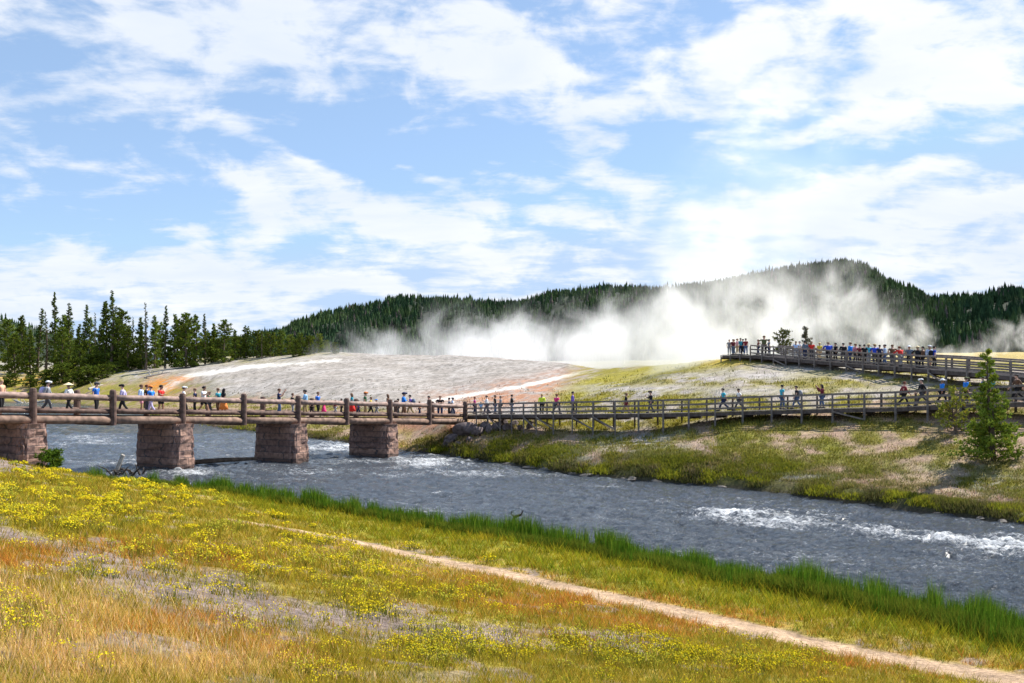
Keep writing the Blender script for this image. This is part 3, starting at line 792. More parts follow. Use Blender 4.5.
def pier(i):
    """battered stone pier with a rounded upper edge, long across the bridge"""
    z0 = bp(i).z + .02; zb = Wz(bp(i).x, bp(i).y) - 1.2 if i > 0 else -5.9
    zb = float(zb); Ht = z0 - zb
    cx_ = bp(i, -WID / 2 + .1); Lx, Ly = WID + .75, 1.75
    nu, nvz = 44, 16; vs, fs = [], []
    for k in range(nvz + 1):
        t = k / nvz; z = zb + Ht * t
        sc_ = 1 + .13 * (1 - t) - (.10 * max(0, (t - .9) / .1) ** 2)
        for j in range(nu):
            a = 2 * pi * j / nu; e = .34
            x = math.copysign(abs(cos(a)) ** e, cos(a)) * Lx / 2 * (1 + .05 * (sc_ - 1)) ; y = math.copysign(abs(sin(a)) ** e, sin(a)) * Ly / 2
            x = x + math.copysign((sc_ - 1) * Ly * .5, cos(a)); y *= sc_
            nn = (vnoise(np.array([j * 1.3 + i * 9]), np.array([k * 1.1]), 77)[0] - .5) * .26
            d = BN * (x * (1 + nn * .4)) + BD * (y * (1 + nn))
            vs.append((d.x, d.y, z - zb))
    for k in range(nvz):
        for j in range(nu):
            j2 = (j + 1) % nu; fs.append((k * nu + j, k * nu + j2, (k + 1) * nu + j2, (k + 1) * nu + j))
    fs.append(tuple(nvz * nu + j for j in range(nu)))
    m = MB(); m.add(vs, fs); me = m.mesh('pier', M_STONE)
    o = link('pier', me); o.parent = bridge; o.matrix_parent_inverse = Matrix.Translation(-bridge.location); o.location = (cx_.x, cx_.y, zb)
for i in (0, 2, 4, 6): pier(i)

# ------------------------------------------------------------------ boardwalks
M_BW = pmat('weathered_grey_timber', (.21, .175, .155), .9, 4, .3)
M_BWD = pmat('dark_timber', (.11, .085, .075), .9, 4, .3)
M_BWDECK = pmat('boardwalk_planks', (.27, .235, .21), .9, 4, .3)
class Walk:
    def __init__(s, name, label, pts, width, deckh, spacing, dirn=1):
        """pts: px -> (D, y of the rail top); deck lies deckh below the rail top"""
        xs = sorted(pts); s.P = []
        for x in xs:
            D, yy = pts[x]; p = at(x, yy, D); p.z -= deckh; s.P.append(p)
        s.len = [0]
        for a_, b_ in zip(s.P, s.P[1:]): s.len.append(s.len[-1] + (b_ - a_).length)
        s.w = width; s.root = empty(name, s.P[len(s.P) // 2]); tag(s.root, label, 'boardwalk'); s.dh = deckh; s.sp = spacing
    def p(s, t, off=0.0, dz=0.0):
        t = max(0, min(s.len[-1] - 1e-4, t))
        for i in range(len(s.len) - 1):
            if t <= s.len[i + 1]: break
        k = (t - s.len[i]) / (s.len[i + 1] - s.len[i])
        a_, b_ = s.P[i], s.P[i + 1]
        def tn(j):
            q = s.P[min(j + 1, len(s.P) - 1)] - s.P[max(j - 1, 0)]; return Vector((q.x, q.y, 0)).normalized()
        d = tn(i).lerp(tn(i + 1), k).normalized(); nrm = Vector((d.y, -d.x, 0))
        return a_.lerp(b_, k) + nrm * off + Vector((0, 0, dz))
    def d(s, t):
        q = s.p(t + .3) - s.p(t - .3); return math.atan2(q.y, q.x)
    def at_px(s, px, off=0.0):
        ts = np.linspace(0, s.len[-1], 1500); best = min(ts, key=lambda t: abs(CX + F * s.p(t, off).x / s.p(t, off).y - px)); return best
    def ch(s, mb, name, mat):
        o = mb.build(name, mat); o.parent = s.root; o.matrix_parent_inverse = Matrix.Translation(-s.root.location); return o
    def build(s, braces, rail_from=0.0, rail_from_far=None):
        L_ = s.len[-1]; n = int(L_ / s.sp)
        if rail_from_far is None: rail_from_far = rail_from
        m = MB(); k = 0; t = 0
        while t < L_:
            c_ = s.p(t + .1, -s.w / 2, -.04); m.box(c_, (.185, s.w, .05), Matrix.Rotation(s.d(t + .1), 3, 'Z')); t += .2
        s.ch(m, 'deck', M_BWDECK)
        for off in (-.06, -s.w + .06):
            m = MB()
            for i in range(n):
                m.beam(s.p(i * s.sp, off, -.22), s.p((i + 1) * s.sp, off, -.22), .09, .26)
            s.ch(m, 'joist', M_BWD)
        for off, rf in ((.05, rail_from), (-s.w - .05, rail_from_far)):
            for nm, dz, w_, h_ in (('top_rail', s.dh - .06, .16, .13), ('middle_rail', s.dh * .56, .05, .14), ('bottom_rail', s.dh * .2, .05, .14)):
                m = MB()
                for i in range(n):
                    if (i + .5) * s.sp < rf: continue
                    m.beam(s.p(i * s.sp, off, dz), s.p((i + 1) * s.sp, off, dz), w_, h_)
                s.ch(m, nm, M_BW)
        for i in range(n + 1):
            t = i * s.sp
            for off, rf in ((.12, rail_from), (-s.w - .12, rail_from_far)):
                if t < rf - .5 * s.sp: top_ = -.05
                else: top_ = s.dh - .13
                q = s.p(t + (0 if off > 0 else .45), off); gz_ = H(q.x, q.y) - .3
                m = MB(); wj = random.uniform(.11, .14)
                m.box((0, 0, (q.z + top_ + gz_) / 2 - q.z), (wj, wj, q.z + top_ - gz_))
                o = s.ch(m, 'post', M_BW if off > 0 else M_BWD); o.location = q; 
            q = s.p(t, 0); q2 = s.p(t, -s.w)
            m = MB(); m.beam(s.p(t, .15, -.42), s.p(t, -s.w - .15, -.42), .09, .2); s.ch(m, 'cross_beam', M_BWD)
            if i in braces:
                q = s.p(t, .2); q2 = s.p(t + s.sp, .2)
                m = MB(); m.beam((q.x, q.y, q.z - .25), (q2.x, q2.y, max(H(q2.x, q2.y) + .1, q2.z - 1.3)), .05, .11); s.ch(m, 'brace', M_BW)
                m = MB(); m.beam(s.p(t, 0, -.45), (q2.x, q2.y, 0) if False else s.p(t, -s.w, -1.2), .05, .11); s.ch(m, 'brace', M_BW)
lowpts = {466: (100.5, 403.6), 500: (95, 403), 540: (88.5, 402), 580: (85, 401.3), 625: (82, 400.5), 680: (79, 399), 740: (76, 396.6), 800: (73.5, 394.5), 864: (71, 392.3), 905: (69, 391), 945: (67, 388), 1024: (63, 384.5), 1120: (59.5, 380), 1250: (56, 376)}
low = Walk('lower_boardwalk', 'long lower wooden boardwalk running from the log bridge to the right edge', lowpts, 2.1, 1.07, 2.25)
low.build({2, 5, 6, 8, 9, 18, 24})
uppts = {722: (113, 345.2), 748: (107, 344.6), 797: (98, 348), 830: (93.5, 350), 864: (89, 352.3), 900: (84, 354), 923: (81, 355.3), 941: (78.5, 356.3), 985: (74, 358.8), 1024: (70, 361.5), 1120: (63, 366), 1250: (57, 371)}
up = Walk('upper_boardwalk', 'upper wooden boardwalk on the hill crowded with people', uppts, 3.2, 1.07, 2.3)
tr = up.at_px(748)
up.build({5, 10, 15}, tr, tr)
# ------------------------------------------------------------------ conifers
def pine_meshes(h, r, bare, nbr, per, s, seed, shape='cone', col=(.055, .085, .018), tuft=5, stems=1, sag=.0):
    """trunk mesh and crown mesh; the crown is made of needle tufts set along every branch"""
    g = np.random.default_rng(seed)
    tm = MB(); C_, T_, S_ = [], [], []
    for st in range(stems):
        hs = h * (1 if st == 0 else g.uniform(.45, .7)); ba = g.uniform(0, 6.28); off = 0 if st == 0 else r * .12
        lx, ly = g.normal(0, .015) * hs + cos(ba) * off * 1.5, g.normal(0, .015) * hs + sin(ba) * off * 1.5
        def ax(t): return np.array([cos(ba) * off * .2 + lx * t + .012 * hs * sin(t * 5 + seed), sin(ba) * off * .2 + ly * t, hs * t])
        rt = .016 * hs + .03
        tm.tube([ax(t) + np.array([0, 0, -.25 if t == 0 else 0]) for t in (0, .15, .35, .55, .75, .92, 1.0)], [rt * 1.25, rt, rt * .85, rt * .62, rt * .38, rt * .16, .01], 7, wob=.08)
        nb = int(nbr * (1 if st == 0 else .45))
        for b in range(nb):
            t = bare + (1 - bare) * (b + g.random()) / nb
            u = (t - bare) / (1 - bare)
            if shape == 'cone': rr = r * ((1 - u) ** .8 * .95 + .07) * min(1, .55 + u * 3)
            elif shape == 'round': rr = r * (math.sqrt(max(0, 1 - (u * 1.15 - .25) ** 2 * 1.05)) * .95 + .08)
            else: rr = r * ((1 - u) ** 1.6 * 1.0 + .14)         # bottle: wide skirt, thin leader
            rr *= g.uniform(.45, 1.25)
            a = g.uniform(0, 2 * pi); up = g.uniform(.05, .45) - sag + .5 * u
            p0 = ax(t); d = np.array([cos(a), sin(a), up]); d /= np.linalg.norm(d)
            p1 = p0 + d * rr; p1[2] -= rr * .08
            if b % 2 == 0 or rr > r * .5:
                mid = (p0 + p1) / 2 + np.array([0, 0, -.04 * rr])
                tm.tube([p0, mid, p1], [.012 * rr + .012, .008 * rr + .008, .004], 4)
            n = max(2, int(per * (rr / r + .25)))
            q = np.sqrt(g.uniform(.08, 1.05, n)); pts = p0 + (p1 - p0) * q[:, None] + g.normal(0, .09 * rr + .02, (n, 3)) * np.array([1, 1, .6])
            C_.append(pts); T_.append(np.tile(d, (n, 1))); S_.append(g.uniform(.75, 1.25, n) * (1 if rr > .3 else .8))
    P = np.concatenate(C_); D = np.concatenate(T_); S = np.concatenate(S_)
    m = len(P)
    Pn = np.repeat(P, tuft, 0); Dn = np.repeat(D, tuft, 0) * .5 + g.normal(0, .6, (m * tuft, 3)) + np.array([0, 0, .25])
    Dn /= np.linalg.norm(Dn, axis=1)[:, None]; Sn = np.repeat(S, tuft) * s * g.uniform(.6, 1.2, m * tuft)
    W = np.cross(Dn, g.normal(0, 1, (m * tuft, 3))); W /= np.linalg.norm(W, axis=1)[:, None] + 1e-6
    a = Pn - W * (Sn * .22)[:, None]; b = Pn + W * (Sn * .22)[:, None]; c = Pn + Dn * Sn[:, None]
    v = np.stack([a, b, c], 1).reshape(-1, 3); f = np.arange(len(v)).reshape(-1, 3)
    tone = np.repeat(np.clip(g.normal(1, .22, m), .5, 1.6), tuft)[:, None] * np.array(col) * g.uniform(.8, 1.2, (m * tuft, 1))
    warm = np.repeat(g.random(m) < .15, tuft)[:, None]
    tone = np.where(warm, tone * np.array([1.5, 1.2, .9]), tone)
    return tm.mesh('trunk', M_BARK), np_mesh('crown', v, f, np.repeat(tone, 3, 0), M_PINE)

def put_tree(name, meshes, loc, label, cat, group=None, sc_=(1, 1, 1), rz=0.0, tilt=(0, 0)):
    r = empty(name, loc, rz); r.rotation_euler = (tilt[0], tilt[1], rz); r.scale = sc_
    tag(r, label, cat, group)
    link('trunk', meshes[0], r); link('crown', meshes[1], r)
    return r

# the wood on the left, behind the river: variants share meshes
VAR = {
 'tall': [pine_meshes(18, 1.95, .05, 120, 10, .46, 11 + i, 'cone', (.095, .135, .026), 5) for i in range(4)],
 'slim': [pine_meshes(18, 1.6, .10, 90, 7, .42, 31 + i, 'cone', (.075, .10, .03), 4) for i in range(2)],
 'wide': [pine_meshes(12, 2.35, .0, 130, 12, .44, 51 + i, 'cone' if i % 2 else 'round', (.12, .165, .026), 5) for i in range(4)],
 'low': [pine_meshes(7, 2.4, .0, 90, 11, .42, 71 + i, 'round', (.13, .17, .026), 5) for i in range(3)],
}
WOOD = [  # px, top y, base y, depth, kind
 (8, 322, 371, 300, 'wide', 'dark bushy pine at the left edge of the wood'), (22, 316, 373, 305, 'wide', None), (38, 309, 372, 300, 'tall', 'slender pine third from the left end of the wood'),
 (56, 293, 372, 300, 'tall', 'tall pine with a bulky rounded top near the left end of the wood'), (46, 312, 374, 290, 'slim', None), (70, 304, 373, 285, 'tall', 'pointed pine in front, next right of the bulky topped tall pine'),
 (83, 305, 371, 310, 'tall', 'narrow dark pine between the two tallest pines of the wood'), (95, 313, 372, 300, 'slim', None), (112, 291, 372, 300, 'tall', 'tallest pine of the left wood with two ragged tips'),
 (106, 302, 372, 305, 'wide', None), (122, 312, 371, 305, 'wide', None), (133, 317, 370, 300, 'slim', 'thin grey green pine with see-through branches in the middle of the wood'), (146, 303, 370, 300, 'slim', 'slim pointed pine standing just right of the wood middle'),
 (155, 316, 369, 300, 'wide', None), (165, 306, 369, 300, 'tall', 'broad dark pine right of the slim pointed one'), (175, 315, 368, 300, 'wide', None), (186, 316, 368, 305, 'wide', None), (196, 315, 367, 305, 'wide', None), (205, 314, 366, 310, 'tall', 'last tall pine before the wood drops lower to the right'),
 (214, 324, 364, 315, 'wide', None), (224, 322, 363, 320, 'wide', None), (235, 330, 361, 325, 'wide', None), (246, 328, 360, 330, 'wide', None), (257, 332, 359, 335, 'low', None), (262, 329, 359, 340, 'slim', None),
 (270, 334, 358, 340, 'low', None), (281, 331, 357, 345, 'wide', None), (290, 336, 356, 345, 'low', None), (300, 334, 356, 350, 'wide', None), (309, 337, 355.5, 350, 'low', None), (318, 335, 355, 350, 'low', None), (327, 341, 354.5, 350, 'low', None), (335, 343, 354, 350, 'low', None),
 (30, 330, 376, 280, 'wide', None), (15, 335, 377, 275, 'wide', None), (80, 325, 374, 288, 'wide', None), (62, 330, 376, 280, 'wide', None), (100, 325, 374, 290, 'wide', None), (128, 330, 372, 290, 'wide', None), (142, 328, 371, 292, 'wide', None), (118, 322, 371, 320, 'wide', None), (-10, 315, 372, 300, 'tall', None), (-30, 325, 374, 300, 'wide', None), (-55, 318, 374, 300, 'tall', None),
 (65, 318, 370, 325, 'wide', None), (90, 318, 370, 325, 'wide', None), (160, 325, 368, 315, 'wide', None), (140, 318, 369, 320, 'wide', None), (182, 325, 367, 310, 'low', None), (212, 333, 363, 305, 'low', None), (240, 338, 361, 310, 'low', None), (265, 340, 359, 320, 'low', None), (296, 341, 357, 330, 'low', None),
]
kh = {'tall': 18, 'slim': 18, 'wide': 12, 'low': 7}
def depth_for(px_, by, lo=225, hi=520):
    """depth at which the slope below the wood is seen at height by"""
    Ds = np.linspace(lo, hi, 400); zs = height((px_ - CX) * Ds / F, Ds); ys = YH - F * zs / Ds
    k = np.where(ys <= by)[0]
    return float(Ds[k[0]]) if len(k) else float(Ds[int(np.argmin(ys))])
for i, (px_, ty, by, D, kind, lab) in enumerate(WOOD):
    D = depth_for(px_, by) + (i % 4) * 3
    x = (px_ - CX) * D / F; zt = -(ty - YH) * D / F
    zb = H(x, D) - .1
    hgt = zt - zb; s_ = hgt / kh[kind]; wd = {'tall': 1.0, 'slim': 1.0, 'wide': 1.0, 'low': 1.0}[kind] * s_ * random.uniform(.92, 1.15)
    v = VAR[kind][i % len(VAR[kind])]
    glab = {'tall': 'tall dark green pine in the crowded left wood, half hidden among its neighbours', 'slim': 'slim sparse pine squeezed between fuller trees of the left wood', 'wide': 'full bushy dark green pine in the thick of the left wood', 'low': 'low rounded olive green pine at the right end of the left wood'}[kind]
    put_tree('pine_tree', v, (x, D, zb), lab or glab, 'pine tree', 'pine trees of the left wood' if lab is None else 'pine trees of the left wood', (wd, wd, s_), i * 1.7)

# low bushes before the wood
shr = [pine_meshes(2.2, 1.6, .0, 60, 12, .28, 91 + i, 'round', (.10, .135, .02), 5) for i in range(2)]
BUSH = [(62, 366, 386, 262, 'darker rounded bush in front of the left wood, above the straw hat walker'), (74, 360, 378, 285, None), (95, 357, 377, 275, None), (110, 354, 372, 270, None), (122, 352, 370, 272, 'largest bright green bush before the middle of the left wood'), (135, 356, 371, 268, None), (88, 368, 386, 258, None), (102, 366, 382, 262, None), (50, 372, 388, 262, None), (78, 374, 390, 255, None), (115, 364, 376, 262, None), (140, 362, 372, 268, None), (30, 378, 390, 270, None), (10, 376, 390, 275, None)]
for i, (px_, ty, by, D, lab) in enumerate(BUSH):
    D = depth_for(px_, by - 3)
    x = (px_ - CX) * D / F; zb = H(x, D) - .1; hgt = max(1.5, -(ty - by) * D / F); s_ = hgt / 2.2 * .8
    put_tree('bush', shr[i % 2], (x, D, zb), lab or 'bright green rounded bush on the slope before the left wood', 'bush', 'bushes before the left wood', (s_ * 1.15, s_ * 1.15, s_), i * 2.1)

# bleached fallen wood at the wood's edge
for i, (px_, D, L_, a) in enumerate(((158, 262, 6, .3), (150, 268, 5, 2.0), (96, 262, 5, 1.2), (42, 265, 6, .2), (18, 268, 5, 2.6), (30, 262, 4, .9))):
    x = (px_ - CX) * D / F; z = H(x, D)
    m = MB(); m.tube([(-L_ / 2, 0, .3), (0, .1, .9), (L_ / 2, 0, 1.5)], [.35, .28, .12], 6, wob=.1); m.tube([(0, 0, .8), (.6, .3, 2.4)], [.15, .04], 5); m.tube([(-1, 0, .6), (-1.8, .3, 2.2)], [.14, .04], 5); m.tube([(.9, 0, 1.), (1.9, -.5, 2.9)], [.12, .04], 5)
    o = link('fallen_log', m.mesh('fallen_log', M_DEAD), None, (x, D, z)); o.rotation_euler = (0, 0, a)
    tag(o, 'bleached fallen log with branch stubs at the foot of the left wood', 'log', 'fallen logs by the left wood')

# the pine by the river at the right
pr = pine_meshes(6.0, 1.95, .03, 74, 26, .17, 8, 'bottle', (.19, .25, .035), 8, 3)
g_ = at(993, 462, 57); gz_ = H(g_.x, 57)
put_tree('young_pine', pr, (g_.x, 57, gz_), 'tall young pine with a thin leader standing alone on the right river bank', 'pine tree', None, (1, 1, (-(351 - YH) * 57 / F - gz_) / 6.0), .6, (0, radians(-7)))
# the shrub before the lower boardwalk
sb = pine_meshes(2.0, 1.15, .1, 26, 9, .15, 15, 'round', (.26, .28, .045), 6, 3)
D = 63.5; x = (956 - CX) * D / F
put_tree('shrub', sb, (x, D, H(x, D)), 'loose yellow green shrub growing against the lower boardwalk at right', 'shrub', None, (1.15, 1.15, 1.35), 1)
# two small pines behind the upper boardwalk
yp = [pine_meshes(3.0, 1.0, .0, 50, 12, .22, 25 + i, 'round' if i == 0 else 'cone', ((.13, .15, .05), (.15, .15, .10))[i], 5) for i in range(2)]
for i, (px_, ty, D, lab) in enumerate(((783, 331, 108, 'small bushy green pine rising behind the upper boardwalk'), (806, 327, 106, 'small greyish pine half veiled by steam behind the upper boardwalk'))):
    x = (px_ - CX) * D / F; zt = -(ty - YH) * D / F; zb = H(x, D)
    s_ = (zt - zb) / 3.0
    put_tree('small_pine', yp[i], (x, D, zb), lab, 'pine tree', None, (1.05, 1.05, s_), i)
# green shrub by the first pier
D = 61.5; x = (50 - CX) * D / F
put_tree('shrub', pine_meshes(1.1, .8, 0, 50, 16, .16, 44, 'round', (.10, .17, .02), 6), (x, D, H(x, D) - .05), 'small bright green shrub at the water beside the leftmost stone pier', 'shrub', None, (1.1, 1.1, 1.0), 0)

# ------------------------------------------------------------------ rocks
def rock_mesh(seed, mat, n=2):
    import bmesh
    bm = bmesh.new(); bmesh.ops.create_icosphere(bm, subdivisions=n + 1, radius=1)
    g = np.random.default_rng(seed); planes = g.normal(0, 1, (9, 3)); planes /= np.linalg.norm(planes, axis=1)[:, None]; dd = g.uniform(.55, .95, 9)
    for v in bm.verts:
        p = np.array(v.co)
        for q, d_ in zip(planes, dd):
            k = p @ q
            if k > d_: p = p - q * (k - d_) * .85
        p *= 1 + .12 * (vnoise(np.array([p[0] * 2.5 + seed]), np.array([p[1] * 2.5 + p[2] * 2]), seed)[0] - .5)
        v.co = p
    me = bpy.data.meshes.new('rock'); bm.to_mesh(me); bm.free(); me.materials.append(mat); return me
RK = [rock_mesh(3 + i, M_ROCK) for i in range(4)]; WK = [rock_mesh(13 + i, M_WETROCK) for i in range(3)]
ROCKS = [ # px, py, D, size(w,d,h), label
 (466, 429, 97, (2.3, 1.6, 1.5), 'largest brown boulder tucked under the far end of the log bridge'), (478, 436, 95.5, (1.4, 1.1, 1.0), 'dark boulder below the junction of bridge and boardwalk'),
 (489, 435, 95, (.55, .5, 1.1), 'upright pale boulder just right of the bridge end'), (452, 432, 97, (1.6, 1.2, 1.1), None), (497, 430, 96, (1.3, 1, .7), None), (508, 430, 95, (1.1, .9, .6), None), (520, 432, 93.5, (1.0, .8, .5), None), (484, 428, 97, (1.2, 1, .8), None), (470, 438, 94.5, (.8, .7, .5), None), (459, 441, 95, (.9, .7, .5), None), (446, 440, 97, (.8, .7, .5), None), (530, 430, 93, (.9, .8, .5), None), (503, 424, 98, (1.1, .9, .7), None), (514, 425, 97, (.9, .8, .6), None)]
for i, (px_, py_, D, s_, lab) in enumerate(ROCKS):
    x = (px_ - CX) * D / F; z = H(x, D)
    o = link('boulder', RK[i % 4], None, (x, D, z + s_[2] * .3)); o.scale = tuple(q * .62 for q in s_); o.rotation_euler = (.2 * i, .1 * i, i * 1.3)
    tag(o, lab or 'grey brown boulder in the rock pile at the far bridge end', 'boulder', 'boulders at the far bridge end')
SH = [(574, 477), (588, 478), (598, 480), (545, 470), (531, 467), (624, 482), (633, 483), (657, 486), (722, 491), (512, 464), (478, 460), (471, 459), (872, 507), (938, 515), (981, 519), (1003, 522)]
for i, (px_, py_) in enumerate(SH):
    Df = float(np.interp(px_, FT[7][0], FT[7][1])) + random.uniform(-.3, .3); x = (px_ - CX) * Df / F; sz = random.uniform(.2, .6) * Df / 80
    o = link('shore_rock', WK[i % 3], None, (x, Df, float(Wz(x, Df)) + .05)); o.scale = (sz * 1.6, sz, sz * .45); o.rotation_euler = (0, 0, i * .7)
    tag(o, 'orange stained flat rock jutting from the far shore below the gully' if i == 0 else 'low flat rock at the waterline of the far bank', 'rock', None if i == 0 else 'rocks along the far waterline')
for i, (px_, py_, sz) in enumerate(((78, 479, .42), (96, 482, .3), (104, 484, .4), (118, 484, .5), (128, 487, .55), (134, 489, .45), (113, 488, .3), (100, 478, .25), (142, 484, .35))):
    Dn = 995 * 5.5 / (py_ - YH); x = (px_ - CX) * Dn / F
    o = link('river_stone', (RK if i % 2 else WK)[i % 3], None, (x, Dn, float(Wz(x, Dn)) + .04)); o.scale = (sz * 1.3, sz, sz * .5); o.rotation_euler = (0, 0, i)
    tag(o, 'small stone in the shallows left of the second pier' if i not in (4,) else 'dark wet stone with yellow moss at the reeds left of the second pier', 'stone', 'stones in the shallows' if i != 4 else None)
# jam of driftwood in front of the second pier
x, D = (118 - CX) * 66 / F, 66.0; z = float(Wz(x, D))
dj = empty('driftwood_snag', (x, D, z)); tag(dj, 'driftwood snag with a pale upright log leaning left of the second pier', 'driftwood')
m = MB(); m.tube([(-.3, 0, -.2), (.35, 0, 1.35)], [.16, .13], 8, wob=.08); m.build('log', M_DEAD, dj)
for k in range(22):
    a = random.uniform(0, 6.28); q = Vector((random.uniform(-.5, 1.7), random.uniform(-.5, .5), 0)); l = random.uniform(.5, 1.2)
    m = MB(); m.tube([q + Vector((0, 0, -.1)), q + Vector((cos(a) * l * .4, sin(a) * l * .3, l * .35)), q + Vector((cos(a) * l, sin(a) * l * .5, random.uniform(.1, .9)))], [.07, .05, .02], 5, wob=.1); m.build('branch', M_DARKSTICK, dj)
# log lying in the river between the second and third pier
a_ = at(190, 0, 76); b_ = at(256, 0, 80)
m = MB(); zw = float(Wz(-23, 78)) + .22
m.tube([(a_.x, a_.y, zw), ((a_.x + b_.x) / 2, 78, zw + .05), (b_.x, b_.y, zw + .02)], [.19, .18, .13], 10, wob=.08)
tag(m.build('floating_log', pmat('waterlogged_bark', (.14, .095, .065), .8, 3, .4), None, True), 'long brown log lodged in the river between the second and third piers', 'log')
# bent dead branch sticking up from the reeds
D = 40.6; x = (513 - CX) * D / F; z = float(Wz(x, D))
m = MB(); m.tube([(-.15, 0, 0), (-.1, 0, .95), (.1, 0, 1.3), (.45, 0, 1.42), (.55, .05, 1.62)], [.09, .08, .09, .06, .025], 7, wob=.12); m.tube([(.1, 0, 1.3), (-.1, .05, 1.42), (-.05, .05, 1.58)], [.06, .04, .02], 6)
bb = link('bent_branch', m.mesh('bent_branch', M_DARKSTICK), None, (x, D, z)); bb.scale = (.75, .75, .85)
tag(bb, 'dark bent dead branch sticking up out of the reeds by the river', 'branch')
# ------------------------------------------------------------------ people
def skin_mesh(name, verts, edges, radii, sub=1, root=0):
    me = bpy.data.meshes.new(name + '_cage'); me.from_pydata(verts, edges, []); me.update()
    o = bpy.data.objects.new(name + '_cage', me); COL.objects.link(o)
    o.modifiers.new('s', 'SKIN')
    if not me.skin_vertices: me.skin_vertices.new()
    for i, sv in enumerate(me.skin_vertices[0].data):
        r = radii[i]; sv.radius = (r, r) if not hasattr(r, '__len__') else r
        sv.use_root = (i == root)
    ss = o.modifiers.new('u', 'SUBSURF'); ss.levels = sub; ss.render_levels = sub
    bpy.context.view_layer.update()
    dg = bpy.context.evaluated_depsgraph_get(); ev = o.evaluated_get(dg)
    out = bpy.data.meshes.new_from_object(ev); out.name = name
    bpy.data.objects.remove(o); bpy.data.meshes.remove(me)
    out.polygons.foreach_set('use_smooth', [True] * len(out.polygons))
    return out

V3 = Vector
def pose(step=0.0, arm='hang', lean=0.0, bend=0.0, armswing=0.0):
    """joints for a 1.75 m figure facing +Y. step: stride; lean: torso forward"""
    J = {}
    pz = .92 - abs(step) * .06
    J['pelvis'] = V3((0, 0, pz)); ln = lean
    def up(d, x=0): return V3((x, sin(ln) * d, pz + cos(ln) * d))
    J['waist'] = up(.13); J['chest'] = up(.34); J['neck'] = up(.54); J['headb'] = up(.60) + V3((0, .015, 0)); J['head'] = up(.70) + V3((0, .025, 0)); J['top'] = up(.79) + V3((0, .012, 0))
    for s, sg in (('l', -1), ('r', 1)):
        st = step * sg
        J['hip' + s] = V3((.085 * sg, 0, pz - .04))
        J['knee' + s] = V3((.095 * sg, st * .26 + .03 + (abs(step) * .08 if st < 0 else 0), .49 - abs(step) * .02))
        J['ank' + s] = V3((.09 * sg, st * .46 - (.12 * abs(step) if st < 0 else 0), .085 + (.10 * abs(step) if st < 0 else 0)))
        J['toe' + s] = J['ank' + s] + V3((.02 * sg, .15, -.055))
        sh = up(.47, .185 * sg); J['sh' + s] = sh
        if arm == 'hang': e = sh + V3((.035 * sg, -st * .14 - .02, -.27)); h_ = e + V3((-.005 * sg, .06 - st * .16, -.24))
        elif arm == 'photo': e = sh + V3((.05 * sg, .12, -.20)); h_ = V3((.05 * sg, 0, 0)) + J['head'] + V3((0, .30, -.04))
        elif arm == 'cross': e = sh + V3((.05 * sg, .06, -.26)); h_ = V3((-.05 * sg, .20, e.z + .02))
        elif arm == 'rail': e = sh + V3((.05 * sg, .17, -.20)); h_ = e + V3((-.04 * sg, .22, -.04))
        elif arm == 'hip': e = sh + V3((.16 * sg, -.08, -.22)); h_ = V3((.15 * sg, .04, pz + .03))
        elif arm == 'bag': e = sh + V3((.06 * sg, .02, -.27)) if sg < 0 else sh + V3((.06, .10, -.24)); h_ = e + (V3((0, .05, -.24)) if sg < 0 else V3((-.06, .16, .16)))
        J['el' + s] = e; J['wr' + s] = h_
    return J

